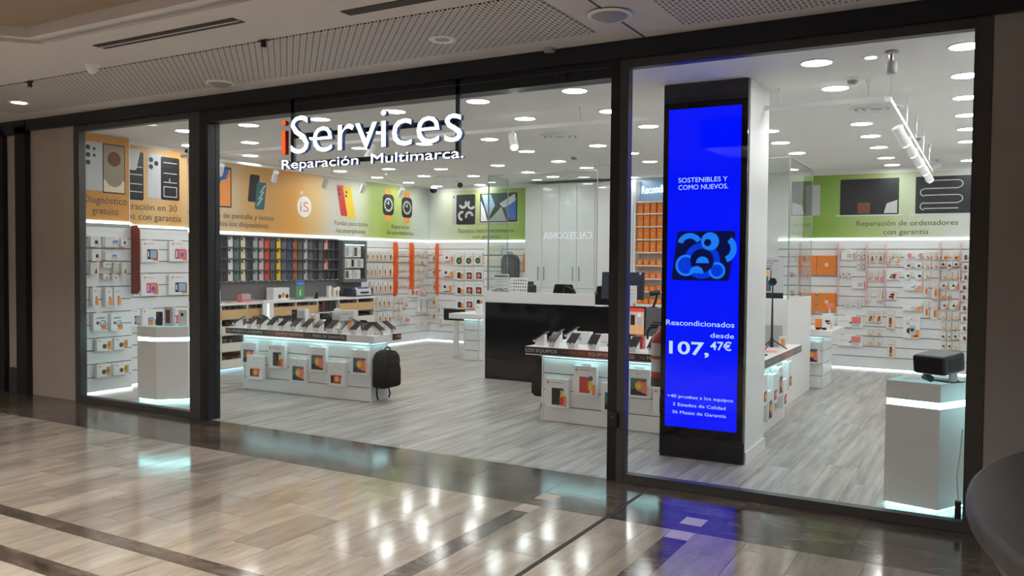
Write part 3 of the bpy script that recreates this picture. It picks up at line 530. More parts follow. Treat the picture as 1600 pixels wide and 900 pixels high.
# ================================================================ HANGING GOODS
PR = {  # description, category, print shapes in shares of width and height
'strap': ('pack with brown strap picture', 'pack', [('r', .30, .10, .62, .62, 'ink_brown'), ('r', .66, .08, .95, .5, 'ink_skin'), ('r', .34, .16, .58, .30, 'ink_org'), ('r', .15, .72, .85, .76, 'ink_gray')]),
'mini': ('small beige and orange printed pack', 'pack', [('r', .35, .1, .8, .5, 'ink_skin'), ('r', .55, .1, .9, .28, 'ink_org'), ('d', .45, .4, .14, 'ink_gray'), ('r', .15, .75, .85, .8, 'ink_gray')]),
'plug': ('small pack with orange charger picture', 'pack', [('r', .35, .08, .92, .45, 'ink_skin'), ('d', .55, .38, .18, 'ink_org'), ('r', .6, .1, .8, .24, 'ink_brown'), ('r', .15, .78, .8, .83, 'ink_gray')]),
'dot': ('small pack with black dot', 'pack', [('d', .5, .48, .2, 'ink_black'), ('r', .55, .08, .9, .26, 'ink_pink'), ('r', .2, .78, .8, .82, 'ink_gray')]),
'wred': ('wide white box with red right edge', 'box', [('r', .86, .04, .98, .7, 'ink_pink'), ('d', .1, .86, .05, 'ink_org'), ('r', .18, .84, .6, .88, 'ink_gray'), ('r', .42, .2, .8, .62, 'ink_silver')]),
'tool': ('white pack with orange tool picture', 'pack', [('r', .2, .08, .88, .42, 'ink_org'), ('r', .42, .2, .66, .62, 'ink_teal'), ('r', .15, .78, .85, .83, 'ink_gray')]),
'slim': ('slim white pack with skin toned base', 'pack', [('r', .3, .06, .95, .36, 'ink_pink'), ('r', .3, .4, .7, .66, 'ink_silver'), ('r', .2, .8, .8, .84, 'ink_gray')]),
'ring': ('tall pack with ring holder', 'pack', [('d', .5, .6, .24, 'ink_gray'), ('r', .5, .08, .92, .5, 'ink_org'), ('r', .15, .12, .4, .2, 'ink_black')]),
'mount': ('white box with dark car mount picture', 'box', [('r', .55, .08, .96, .9, 'ink_skin'), ('r', .5, .12, .74, .66, 'ink_brown'), ('r', .35, .5, .8, .62, 'ink_black'), ('d', .38, .3, .13, 'ink_black')]),
'pen': ('slim tilted white pack with a pen', 'pack', [('r', .4, .08, .62, .7, 'ink_cream'), ('r', .45, .3, .55, .6, 'ink_gray')]),
'grey': ('white pack with gray blister', 'pack', [('r', .3, .1, .75, .55, 'ink_silver'), ('r', .2, .78, .8, .83, 'ink_gray')]),
'long': ('long pale carton with red extension picture', 'carton', [('r', .56, .36, .93, .94, 'ink_pink'), ('r', .56, .08, .88, .34, 'ink_silver'), ('d', .52, .4, .12, 'ink_green'), ('r', .05, .5, .45, .56, 'ink_silver')]),
'cable': ('pack with orange and black cable', 'pack', [('r', .35, .08, .9, .58, 'ink_org'), ('p', (.4, .12, .55, .12, .85, .5, .72, .58), 'ink_black'), ('r', .15, .72, .85, .78, 'ink_gray')]),
'bud': ('small box with pink earbud picture', 'box', [('r', .55, .08, .95, .85, 'ink_pink'), ('d', .5, .5, .2, 'ink_gray')]),
'budd': ('small box with dark earbud picture', 'box', [('d', .62, .42, .26, 'ink_black'), ('r', .6, .06, .95, .34, 'ink_skin')]),
'budo': ('box with orange corner and earbud', 'box', [('p', (.5, .06, .96, .06, .96, .7), 'ink_org'), ('d', .5, .46, .18, 'ink_dg'), ('r', .1, .78, .7, .82, 'ink_gray')]),
'org': ('white pack with bright orange picture', 'pack', [('r', .3, .08, .95, .55, 'ink_org'), ('d', .5, .25, .15, 'ink_brown')]),
'blk': ('small pack with black gadget picture', 'pack', [('d', .5, .45, .26, 'ink_black'), ('r', .6, .08, .92, .3, 'ink_org')]),
'dark': ('white box with dark brown picture', 'box', [('r', .42, .18, .82, .72, 'ink_brown'), ('r', .8, .15, .95, .5, 'ink_org')]),
'wide': ('wide box with blue and orange picture', 'box', [('p', (.55, .06, .97, .06, .97, .62, .8, .5), 'ink_org'), ('p', (.42, .4, .72, .62, .62, .3, .45, .25), 'ink_lb'), ('r', .08, .82, .5, .86, 'ink_gray')]),
'hero': ('narrow pack with orange tube picture', 'pack', [('r', .45, .14, .92, .55, 'ink_org'), ('r', .5, .2, .66, .5, 'ink_red'), ('d', .45, .66, .12, 'ink_lb')]),
'strapd': ('', '', []),
'big': ('large white box with tripod arm picture', 'box', [('r', .5, .04, .96, .4, 'ink_org'), ('d', .42, .35, .2, 'ink_black'), ('r', .4, .15, .75, .6, 'ink_silver'), ('d', .3, .68, .09, 'ink_gray'), ('d', .55, .4, .12, 'ink_dg'), ('r', .7, .08, .84, .16, 'ink_black'), ('r', .1, .8, .9, .815, 'ink_gray'), ('d', .5, .9, .05, 'ink_org')]),
'lamp': ('white box with desk lamp picture', 'box', [('r', .74, .06, .97, .72, 'ink_org'), ('d', .38, .6, .15, 'ink_black'), ('p', (.2, .1, .75, .1, .7, .2, .28, .18), 'ink_black'), ('p', (.55, .2, .8, .7, .72, .75, .5, .3), 'ink_skin')]),
'disc': ('pack with green-black disc picture', 'pack', [('r', .62, .05, .95, .7, 'ink_skin'), ('d', .5, .36, .32, 'ink_dg'), ('d', .52, .36, .16, 'ink_green'), ('d', .75, .7, .09, 'ink_org')]),
'case': ('white pack with black case picture', 'pack', [('r', .62, .05, .95, .5, 'ink_org'), ('r', .28, .12, .66, .6, 'ink_black'), ('r', .15, .8, .85, .83, 'ink_gray')]),
'pink': ('pack with pink-centred case picture', 'pack', [('r', .66, .05, .92, .5, 'ink_org'), ('r', .24, .1, .84, .6, 'ink_black'), ('d', .54, .34, .21, 'ink_pink'), ('r', .15, .8, .85, .83, 'ink_gray')]),
'flat': ('flat pale packet with cream window', 'packet', [('r', .12, .2, .85, .8, 'ink_cream'), ('r', .88, .1, .96, .7, 'ink_skin')]),
'gred': ('small white box with green and red marks', 'box', [('d', .38, .5, .2, 'ink_green'), ('r', .6, .2, .92, .8, 'ink_pink')]),
'blue': ('tall pale blue pack with orange grip tool', 'pack', [('r', .1, .3, .9, .9, 'ink_silver'), ('r', .4, .35, .6, .8, 'ink_lb'), ('r', .35, .06, .68, .36, 'ink_org')]),
'chip': ('white box with black chip picture', 'box', [('r', .4, .06, .92, .36, 'ink_skin'), ('r', .4, .3, .72, .6, 'ink_black'), ('r', .15, .76, .75, .8, 'ink_gray')]),
'chipw': ('wide white box with blue card picture', 'box', [('r', .5, .08, .95, .62, 'ink_lb'), ('r', .45, .05, .85, .3, 'ink_skin'), ('r', .6, .5, .9, .64, 'ink_blue'), ('r', .1, .8, .8, .85, 'ink_gray')]),
'pinb': ('narrow white pack with brown pin picture', 'pack', [('p', (.45, .1, .85, .1, .7, .62), 'ink_brown'), ('r', .2, .78, .8, .83, 'ink_gray')]),
'usb': ('small white pack with gray adapter', 'pack', [('r', .2, .1, .5, .6, 'ink_silver'), ('r', .4, .45, .9, .7, 'ink_gray')]),
'key': ('tall box with orange gadget', 'box', [('r', .42, .06, .92, .46, 'ink_org'), ('d', .62, .5, .12, 'ink_brown'), ('r', .2, .78, .75, .83, 'ink_gray')]),
'head': ('white box with headphones picture', 'box', [('r', .55, .06, .96, .4, 'ink_org'), ('d', .3, .45, .12, 'ink_teal'), ('g', .68, .4, .24, 'ink_brown'), ('d', .78, .38, .13, 'ink_lb'), ('r', .2, .7, .8, .75, 'ink_teal')]),
'spk': ('wide box with speaker picture', 'box', [('r', .68, .1, .97, .8, 'ink_org'), ('d', .5, .4, .2, 'ink_brown'), ('d', .78, .5, .15, 'ink_green'), ('r', .08, .82, .3, .9, 'ink_pink')]),
'tabk': ('large box with black tablet picture', 'box', [('r', .68, .05, .97, .55, 'ink_org'), ('r', .32, .14, .92, .62, 'ink_black'), ('r', .5, .18, .88, .58, 'ink_lb'), ('r', .36, .26, .42, .52, 'ink_white'), ('d', .18, .88, .06, 'ink_org'), ('r', .3, .87, .7, .9, 'ink_gray')]),
'tabm': ('large box with magenta tablet picture', 'box', [('r', .72, .05, .97, .55, 'ink_org'), ('r', .30, .14, .90, .62, 'ink_mag'), ('r', .5, .18, .86, .58, 'ink_pink'), ('d', .68, .34, .12, 'ink_blue'), ('r', .36, .22, .42, .54, 'ink_white'), ('d', .18, .88, .06, 'ink_org'), ('r', .3, .87, .7, .9, 'ink_gray')]),
'tabb': ('large white box with blue tablet picture', 'box', [('r', .5, .06, .97, .32, 'ink_org'), ('r', .5, .3, .95, .5, 'ink_blue'), ('r', .56, .34, .9, .46, 'ink_lb'), ('d', .2, .85, .07, 'ink_org')]),
'tabl': ('hanging box with flower screen tablet picture', 'box', [('r', .17, .09, .86, .68, 'ink_teal'), ('p', (.17, .09, .86, .09, .86, .3, .45, .36, .17, .26), 'ink_black'), ('d', .60, .42, .25, 'ink_mag'), ('d', .56, .42, .2, 'ink_org'), ('d', .5, .42, .12, 'ink_yel'), ('p', (.62, .2, .86, .16, .86, .62, .74, .56), 'ink_pink'), ('r', .86, .06, .95, .46, 'ink_skin'), ('d', .48, .84, .035, 'ink_gray'), ('r', .12, .73, .88, .735, 'ink_gray')]),
'taby': ('hanging box with red and orange tablet picture', 'box', [('r', .22, .12, .78, .44, 'ink_black'), ('p', (.35, .14, .72, .14, .86, .46, .38, .46), 'ink_red'), ('d', .58, .3, .15, 'ink_org'), ('d', .57, .3, .08, 'ink_yel'), ('d', .48, .84, .035, 'ink_gray'), ('r', .12, .73, .88, .735, 'ink_gray')]),
'tabc': ('hanging box with closed black case picture', 'box', [('r', .28, .1, .66, .68, 'ink_black'), ('r', .62, .1, .82, .45, 'ink_red'), ('d', .72, .62, .09, 'ink_teal'), ('r', .66, .38, .78, .6, 'ink_yel'), ('r', .8, .06, .93, .42, 'ink_org'), ('d', .12, .86, .06, 'ink_org'), ('r', .25, .85, .7, .88, 'ink_gray')]),
'tabr': ('hanging box with closed red case picture', 'box', [('r', .25, .1, .72, .64, 'ink_red'), ('d', .75, .6, .1, 'ink_teal'), ('r', .64, .2, .8, .5, 'ink_yel'), ('r', .8, .05, .95, .4, 'ink_org'), ('d', .12, .86, .06, 'ink_org'), ('r', .25, .85, .7, .88, 'ink_gray')]),
'bag': ('flat orange square laptop sleeve', 'sleeve', [('d', .5, .52, .1, 'ink_white'), ('d', .5, .52, .04, 'ink_org')]),
}
WALLS = {'R': ((0, 8.244), 0, .045, 'right wall'), 'K': ((0, 8.244), 0, .045, 'back wall'), 'L': ((-10.044, 0), PI/2, .065, 'left wall'), 'A': ((-9.334, 0), PI/2, .065, 'window wall'), 'B': ((-9.534, 0), PI/2, .045, 'recessed wall')}
cache = {}
def goods_mesh(ty, w, h, d):
    key = (ty, round(w, 2), round(h, 2), d)
    if key in cache: return cache[key]
    col = {'bag': 'orange', 'long': 'ink_white', 'blue': 'ink_white'}.get(ty, 'pack_white' if PR[ty][1] == 'pack' and ty not in ('disc', 'case', 'pink') else 'white')
    m = MB(); top = h*.93
    m.box(-w/2, -d, 0, w/2, -.004, top, col); ty != 'bag' and m.box(-w*.22, -d*.6, top, w*.22, -d*.6+.003, h, col)
    p = MB(); y = -d-.0012
    for i, q in enumerate(PR[ty][2]):
        yy = y-.0004*i; X = lambda u: -w/2+u*w; Z = lambda v: v*top
        if q[0] == 'r': p.poly([(X(q[1]), yy, Z(q[2])), (X(q[3]), yy, Z(q[2])), (X(q[3]), yy, Z(q[4])), (X(q[1]), yy, Z(q[4]))], q[5])
        elif q[0] == 'd': disc(p, X(q[1]), Z(q[2]), q[3]*min(w, top), q[4], yy, 12)
        elif q[0] == 'g': ringz(p, X(q[1]), Z(q[2]), q[3]*min(w, top), .2*q[3]*w, q[4], yy, 12)
        else: p.poly([(X(q[1][j]), yy, Z(q[1][j+1])) for j in range(0, len(q[1]), 2)], q[2])
    cache[key] = (m.mesh('carton', .002), p.mesh('printed_front')); return cache[key]
NM = {'pack': 'hanging_pack', 'box': 'product_box', 'carton': 'product_carton', 'packet': 'flat_packet', 'sleeve': 'laptop_sleeve'}
GOODS = '''R:bag,-2.38,1.48,-2.09,1.81;bag,-2.37,0.89,-2.08,1.21;bag,-2.67,1.48,-2.39,1.81;bag,-2.67,0.87,-2.4,1.21;wred,-2.02,1.72,-1.81,1.89;dot,-1.78,1.73,-1.73,1.86;dot,-1.71,1.73,-1.65,1.86;dot,-1.78,1.58,-1.73,1.71;dot,-1.71,1.58,-1.66,1.71;dot,-2.01,1.44,-1.95,1.56;dot,-1.92,1.44,-1.86,1.56;wred,-1.85,1.27,-1.65,1.44;tool,-1.61,1.68,-1.52,1.86;tool,-1.49,1.68,-1.4,1.86;slim,-1.63,1.4,-1.57,1.56;slim,-1.54,1.4,-1.47,1.57;slim,-1.46,1.4,-1.4,1.57;ring,-1.35,1.66,-1.29,1.86;ring,-1.24,1.66,-1.17,1.86;mount,-1.36,1.42,-1.18,1.56;mount,-1.35,1.11,-1.21,1.27;pen,-1.65,1.08,-1.57,1.26;pen,-1.49,1.09,-1.41,1.27;grey,-1.95,0.97,-1.86,1.12;grey,-1.8,0.97,-1.71,1.12;long,-2.05,0.66,-1.68,0.85;long,-2.05,0.36,-1.68,0.54;cable,-1.63,0.75,-1.53,0.94;cable,-1.51,0.75,-1.41,0.94;mini,-1.62,0.54,-1.54,0.66;mini,-1.5,0.54,-1.41,0.66;mini,-1.62,0.4,-1.53,0.52;mini,-1.5,0.4,-1.41,0.52;strap,-1.34,0.66,-1.22,0.96;strap,-1.32,0.21,-1.21,0.51;bud,-1.11,1.74,-1.01,1.85;bud,-0.96,1.74,-0.86,1.85;plug,-0.84,1.74,-0.75,1.85;plug,-0.72,1.74,-0.63,1.85;budd,-1.11,1.6,-1.01,1.69;budd,-0.96,1.6,-0.87,1.69;plug,-0.84,1.6,-0.75,1.7;plug,-0.72,1.6,-0.64,1.71;budd,-1.1,1.43,-1.02,1.56;budd,-0.95,1.43,-0.86,1.56;plug,-0.84,1.44,-0.75,1.56;org,-0.6,1.73,-0.5,1.85;org,-0.46,1.73,-0.37,1.85;blk,-0.62,1.63,-0.54,1.71;blk,-0.53,1.6,-0.46,1.71;blk,-0.45,1.63,-0.37,1.71;plug,-0.6,1.44,-0.53,1.56;mini,-0.52,1.44,-0.46,1.56;mini,-0.45,1.44,-0.39,1.56;budo,-0.62,1.29,-0.51,1.41;budo,-0.49,1.29,-0.38,1.42;dark,-0.34,1.71,-0.25,1.85;dark,-0.34,1.57,-0.25,1.69;dark,-0.33,1.42,-0.25,1.54;dark,-0.35,1.27,-0.26,1.39;wide,-1.12,1.26,-0.86,1.41;hero,-0.84,1.18,-0.77,1.41;hero,-0.72,1.14,-0.64,1.41;wide,-1.12,0.95,-0.86,1.08;hero,-0.83,0.85,-0.76,1.12;hero,-0.73,0.83,-0.64,1.11;big,-1.11,0.53,-0.87,0.88;org,-0.61,1.13,-0.54,1.26;org,-0.53,1.13,-0.47,1.26;budo,-0.6,0.99,-0.5,1.12;budo,-0.48,0.99,-0.37,1.12;plug,-0.59,0.83,-0.53,0.96;mini,-0.51,0.83,-0.45,0.96;mini,-0.44,0.84,-0.35,0.96;plug,-0.59,0.68,-0.53,0.8;mini,-0.51,0.68,-0.45,0.81;mini,-0.44,0.69,-0.37,0.81;blk,-0.59,0.53,-0.52,0.65;blk,-0.5,0.53,-0.45,0.65;blk,-0.43,0.54,-0.36,0.66;blk,-0.58,0.39,-0.52,0.5;blk,-0.5,0.39,-0.44,0.51;mini,-0.43,0.39,-0.35,0.51;dark,-0.35,1.12,-0.26,1.25;dark,-0.34,0.96,-0.25,1.09;dark,-0.33,0.81,-0.25,0.93;dark,-0.33,0.66,-0.25,0.78;dark,-0.33,0.52,-0.24,0.63;|K:lamp,-9.65,1.61,-9.38,1.8;lamp,-9.69,1.29,-9.37,1.51;lamp,-9.7,1,-9.41,1.22;disc,-9.36,1.56,-9.14,1.84;disc,-9.12,1.56,-8.92,1.84;disc,-8.9,1.57,-8.71,1.84;case,-9.35,1.27,-9.14,1.54;pink,-9.11,1.27,-8.92,1.54;pink,-8.89,1.28,-8.69,1.54;case,-9.34,0.97,-9.14,1.23;pink,-9.12,0.98,-8.9,1.24;pink,-8.89,0.98,-8.69,1.25;case,-9.33,0.68,-9.13,0.94;pink,-9.11,0.7,-8.9,0.95;case,-8.88,0.78,-8.68,0.96;flat,-9.67,0.36,-9.22,0.49;tool,-9.91,1.63,-9.82,1.84;tool,-9.91,1.36,-9.82,1.52;tool,-9.89,1.06,-9.82,1.23;tool,-9.92,0.74,-9.81,0.93;slim,-9.78,0.61,-9.7,0.8;tool,-9.92,0.46,-9.8,0.63;grey,-9.78,0.29,-9.69,0.49;flat,-8.65,1.79,-8.27,1.98;flat,-8.65,1.56,-8.27,1.75;|L:strap,6.18,1.64,6.3,1.83;strap,6.33,1.64,6.44,1.83;strap,6.46,1.64,6.56,1.83;strap,6.58,1.64,6.67,1.83;strap,6.69,1.64,6.81,1.83;strap,6.84,1.64,7,1.84;strap,6.19,1.35,6.28,1.56;strap,6.31,1.35,6.4,1.56;strap,6.42,1.35,6.5,1.56;strap,6.54,1.35,6.65,1.56;strap,6.7,1.34,6.81,1.56;strap,6.83,1.34,7,1.56;strap,6.33,1.05,6.42,1.26;strap,6.44,1.05,6.54,1.26;strap,6.56,1.04,6.67,1.25;strap,6.7,1.04,6.81,1.25;strap,6.84,1.04,7,1.25;strap,6.54,0.74,6.65,0.96;strap,6.67,0.74,6.79,0.96;strap,6.81,0.73,6.93,0.96;strap,6.55,0.46,6.66,0.67;strap,6.71,0.45,6.82,0.66;strap,6.84,0.45,6.96,0.65;mini,7.18,1.74,7.29,1.84;mini,7.31,1.74,7.41,1.84;plug,7.42,1.74,7.52,1.85;mini,7.18,1.62,7.29,1.72;mini,7.31,1.62,7.41,1.72;plug,7.42,1.62,7.52,1.72;mini,7.18,1.44,7.29,1.54;mini,7.31,1.44,7.41,1.54;plug,7.43,1.44,7.52,1.54;mini,7.18,1.32,7.29,1.42;mini,7.31,1.32,7.41,1.42;plug,7.43,1.32,7.52,1.42;mini,7.18,1.13,7.29,1.25;mini,7.31,1.13,7.41,1.25;plug,7.43,1.12,7.52,1.25;mini,7.7,1.75,7.85,1.85;mini,7.88,1.75,8,1.85;mini,7.7,1.58,7.85,1.69;tool,7.88,1.58,8,1.69;mini,7.7,1.44,7.85,1.54;mini,7.88,1.43,8,1.54;mini,7.7,1.26,7.85,1.39;mini,7.88,1.26,8.01,1.39;mini,7.7,1.13,7.86,1.25;mini,7.88,1.13,8.01,1.24;mini,8.03,1.72,8.15,1.86;mini,8.03,1.56,8.15,1.69;mini,8.03,1.41,8.15,1.54;gred,7.56,0.92,7.83,1.09;plug,7.85,0.96,8,1.11;plug,8.02,0.96,8.14,1.11;mini,7.07,0.82,7.18,0.93;mini,7.21,0.81,7.31,0.93;mini,7.07,0.68,7.18,0.8;mini,7.21,0.67,7.31,0.8;mini,7.07,0.53,7.18,0.66;mini,7.21,0.52,7.31,0.65;slim,7.33,0.73,7.47,0.94;slim,7.31,0.43,7.54,0.63;blue,7.83,0.6,8.01,0.94;blue,8.04,0.59,8.2,0.93;grey,7.81,0.31,8.06,0.5;plug,8.08,0.3,8.21,0.49;|A:chip,0.28,1.78,0.41,1.92;chipw,0.47,1.78,0.65,1.92;chip,0.68,1.79,0.77,1.91;chip,0.3,1.61,0.41,1.76;chipw,0.47,1.62,0.63,1.74;pinb,0.28,1.45,0.38,1.6;usb,0.44,1.53,0.55,1.61;grey,0.58,1.49,0.64,1.6;pinb,0.69,1.45,0.76,1.6;plug,0.44,1.39,0.52,1.46;plug,0.56,1.39,0.63,1.46;key,0.3,1.07,0.38,1.31;key,0.47,1.06,0.56,1.3;key,0.58,1.06,0.68,1.3;head,0.31,0.77,0.49,1;head,0.54,0.76,0.7,0.99;spk,0.35,0.52,0.55,0.68;spk,0.58,0.52,0.77,0.68;spk,0.35,0.21,0.53,0.37;spk,0.57,0.21,0.78,0.36;|B:tabk,1.13,1.6,1.38,1.89;tabm,1.55,1.61,1.84,1.9;tabm,1.12,1.16,1.38,1.45;tabk,1.54,1.16,1.84,1.45;tabk,1.01,1.61,1.08,1.89;tabm,1.01,1.17,1.08,1.45;tabb,1.13,0.76,1.3,1.01;tabm,1.54,0.74,1.8,0.99;tabk,0.98,0.77,1.1,1.01;'''
pegs = {}
for chunk in GOODS.split('|'):
    wl, body = chunk.split(':'); items = [s.split(',') for s in body.strip(';').split(';')]
    org, rz, d, wname = WALLS[wl]
    kinds = {}
    for s in items: kinds.setdefault(s[0], []).append(tuple(float(v) for v in s[1:]))
    pg = MB()
    for ty, L in kinds.items():
        L.sort(key=lambda q: -(q[1]+q[3])/2); rws = []
        for q in L:
            zc = (q[1]+q[3])/2
            if rws and abs(rws[-1][0]-zc) < .055: rws[-1][1].append(q)
            else: rws.append((zc, [q]))
        for ri, (zc, qs) in enumerate(rws):
            qs.sort()
            for ci, (u0, z0, u1, z1) in enumerate(qs):
                w, h = u1-u0, z1-z0; de, cat, _ = PR[ty]; me = goods_mesh(ty, w, h, d); uc = (u0+u1)/2
                where = f'on the {wname}'
                if len(rws) > 1: where = f'{ORD[ri+1]} row ' + where
                if len(qs) > 1: where = f'{ORD[ci+1]} from left ' + where
                loc = (uc, org[1], z0) if rz == 0 else (org[0], uc, z0)
                o = thing(NM[cat], f'{de}, {where}', cat, loc, rz, f'{cat} goods on the {wname}', me[0]); link('printed_front', me[1], o)
                pg.cyl((uc, 0, z1-.008), (uc, -d-.02, z1-.004), .003, .003, 'chrome', 5)
    host = {'R': 'trim_2', 'K': 'trim_1', 'L': 'trim_3', 'A': 'trim_4', 'B': 'trim_5'}[wl]; ho = bpy.data.objects[host]
    off = {'R': -3.0, 'K': -10.07, 'L': 6.10, 'A': .05, 'B': .93}[wl]
    part('display_pegs', pg, ho, (-off, -.006, 0), kind='stuff')
# blades between the wall bays
def blade(lab, loc, rz, prof, k, name='divider_blade'):
    t = thing(name, lab, 'divider', loc, rz, None, MB().prism(prof, -.006, .006, k, 'x').mesh(name, .002)); return t
WAVE = [(a*.46, b) for a, b in [(.0, .95), (-.16, .95), (-.24, 1.02), (-.26, 1.2), (-.22, 1.3), (-.26, 1.42), (-.26, 1.55), (-.22, 1.64), (-.26, 1.75), (-.26, 1.9), (-.22, 1.99), (-.12, 2.01), (.0, 2.0)]]
blade('orange wavy divider blade on the far left wall, nearer the phone cases', (-10.044, 7.08, 0), PI/2, WAVE, 'orange_blade'); blade('orange wavy divider blade on the far left wall, nearer the corner', (-10.044, 7.60, 0), PI/2, WAVE, 'orange_blade')
blade('dark red wavy divider blade on the back wall by the corner', (-9.78, 8.244, 0), 0, WAVE, 'orange_blade')
blade('shade-dark red rounded divider blade at the end of the slat wall by the left window', (-9.334, .865, 0), PI/2, [(0, 1.2), (-.12, 1.2), (-.17, 1.25), (-.17, 2.0), (-.12, 2.06), (0, 2.06)], 'blade_unlit')  # dark red puts the blade's unlit side into its colour
for i, x in enumerate((-2.05, -1.64, -1.37, -.63, -.355)): blade(f'thin pale pink divider strip on the right back wall, {ORD[i+1]} from left', (x, 8.244, 0), 0, [(0, 1.0), (-.10, 1.02), (-.12, 1.1), (-.12, 1.95), (-.08, 2.0), (0, 2.0)], 'pink_blade')
# ================================================================ PHONE CASE RACK, DISPLAY CASE AND LOW CABINET (left wall)
def LW(x, y, z): return (x, y, z)
rk = thing('case_rack', 'dark gray wall rack with a grid of phone cases under the long banner', 'rack', (-10.06, 2.13, 0), PI/2)
RL, RZ0, RZ1, RP = 3.348, 1.31, 2.01, .124
part('back_panel', MB().box(0, -.02, 1.02, RL, 0, 2.02, 'rack_gray'), rk)
for j in range(5): part('shelf', MB().box(0, -.065, RZ0+j*.175-.012, RL, -.02, RZ0+j*.175, 'rack_gray'), rk)
for i in range(28): part('divider', MB().box(i*RP-.004, -.045, RZ0, i*RP+.004, -.02, RZ1, 'rack_gray'), rk)
dots = MB()
for i in range(27): dots.cyl((i*RP+.062, -.068, RZ0-.012), (i*RP+.062, -.068, RZ0+.004), .02, .02, 'case_mint', 8)
part('price_dots', dots, rk, kind='stuff')
CC = ['case_gray', 'case_navy', 'case_black', 'case_gray', 'case_gray', 'case_pink', 'case_black', 'case_white', 'case_teal', 'case_cream', 'case_navy', 'case_mint', 'case_rose', 'case_red', 'case_gray', 'case_yellow', 'case_lilac', 'case_blue', 'case_rust', 'case_gray', 'case_silver', 'case_gray', 'case_black', 'case_gray', 'case_salmon', 'case_black', 'case_black']
CN = dict(case_gray='dark gray', case_navy='navy', case_black='black', case_pink='pink', case_white='white', case_teal='dark teal', case_cream='cream', case_mint='mint', case_rose='pale rose', case_red='red', case_yellow='yellow', case_lilac='dusky lilac', case_blue='dark blue', case_rust='rust', case_silver='silver', case_salmon='salmon', case_khaki='olive')
cm = {}
def case_mesh(k):
    if k not in cm:
        m = MB(); rr(m, -.046, 0, .046, .155, k, -.008, .014); a = len(m.v); m.box(-.044, -.0075, .002, .044, 0, .153, k)
        c = MB(); rr(c, -.036, .105, -.004, .147, 'ink_black', -.0095, .008); 
        cm[k] = (m.mesh('case', 0), c.mesh('camera_cutout'))
    return cm[k]
for i in range(27):
    for j in range(4):
        k = CC[i]
        if k == 'case_pink' and j % 2 == 0: k = 'case_khaki'
        if i == 24 and j in (0, 2): k = 'case_black'
        if i == 12 and j == 3: k = 'case_pink'
        a, b = case_mesh(k)
        y = 2.13+i*RP+.062
        o = thing('phone_case', f'{CN[k]} phone case, {ORD[i+1]} from left in {ORD[4-j]} row of the wall rack', 'phone case', (-10.06+.022, y, RZ0+j*.175+.001), PI/2, 'phone cases in the wall rack', a); o.rotation_euler = (-.04, 0, PI/2); link('camera_cutout', b, o)
dc = thing('display_case', 'gray framed lit display case with phone boxes, right of the case rack', 'display case', (-10.06, 5.47, 0), PI/2)
part('frame', MB().box(0, -.16, 1.25, .045, 0, 2.0, 'rack_gray').box(.60, -.16, 1.25, .645, 0, 2.0, 'rack_gray').box(.045, -.16, 1.93, .6, 0, 2.0, 'rack_gray').box(.045, -.16, 1.25, .6, 0, 1.31, 'rack_gray'), dc)
part('back_panel', MB().box(.045, -.02, 1.31, .6, 0, 1.93, 'case_mint'), dc); part('led_strip', MB().box(.05, -.14, 1.915, .595, -.12, 1.93, 'led_cyan'), dc)
part('glass_front', MB().box(.045, -.155, 1.31, .6, -.15, 1.93, 'glass'), dc)
part('shelf', MB().box(.045, -.14, 1.69, .6, -.02, 1.70, 'glass_green'), dc); part('shelf', MB().box(.045, -.14, 1.50, .6, -.02, 1.51, 'glass_green'), dc)
part('niche', MB().box(0, -.03, 1.02, .645, 0, 1.25, 'rack_gray'), dc)
n = 0
for z, us, h in ((1.70, (.08, .31), .2), (1.51, (.06, .24, .42), .165), (1.31, (.08, .30), .165)):
    for u in us:
        w = .2 if len(us) == 2 else .165; n += 1
        o = thing('phone_box', f'white phone box in the lit gray display case, {ORD[n]} counting from top left', 'box', (-10.06+.1, 5.47+u+w/2, z), PI/2, 'boxes in the display case', MB().box(-w/2, -.03, 0, w/2, .0, h, 'white').mesh('phone_box'))
        part('printed_front', MB().box(-w*.42, -.032, h*.12, -w*.02, -.0305, h*.9, ['ink_black', 'ink_gray', 'ink_brown', 'ink_silver'][n % 4]).box(w*.08, -.032, h*.55, w*.4, -.0305, h*.6, 'ink_gray').box(w*.08, -.032, h*.4, w*.36, -.0305, h*.44, 'ink_gray'), o)
cb = thing('bin_cabinet', 'long white low cabinet with rows of wooden and cream bins under the case rack', 'cabinet', (-10.05, 1.95, 0), PI/2)
CL, CD = 4.08, .40
part('worktop', MB().box(0, -CD-.01, .965, CL, 0, 1.0, 'white'), cb, bevel=.003)
part('back_panel', MB().box(0, -.02, .05, CL, 0, .965, 'rack_gray'), cb); part('plinth', MB().box(0, -CD+.05, 0, CL, -.02, .05, 'white'), cb); part('led_strip', MB().box(0, -CD+.035, .02, CL, -CD+.05, .045, 'led_blue'), cb)
DV = [0, .10, .59, 1.09, 1.60, 2.10, 2.60, 3.12, 3.61, 4.06]
for d in DV: part('divider', MB().box(d, -CD, .05, d+.02, -.02, .965, 'white'), cb)
TZ = [(.05, .185), (.30, .43), (.54, .675), (.775, .915)]
for r, (z0, z1) in enumerate(TZ):
    part('shelf', MB().box(0, -CD+.01, z0-.018, CL, -.02, z0, 'white'), cb)
    for i in range(len(DV)-1):
        if i == 6 and r == 3: continue
        k = 'bin_ply' if r == 3 else 'bin_cream'
        b = part('bin', MB().box(DV[i]-.0+.002, -CD-.022, z0, DV[i+1]-.002+.0, -CD-.004, z1-.012, k).box(DV[i]+.025, -CD-.0, z0+.002, DV[i+1]-.005, -.03, z0+.006, k), cb)
st = MB(); rs = random.Random(5)
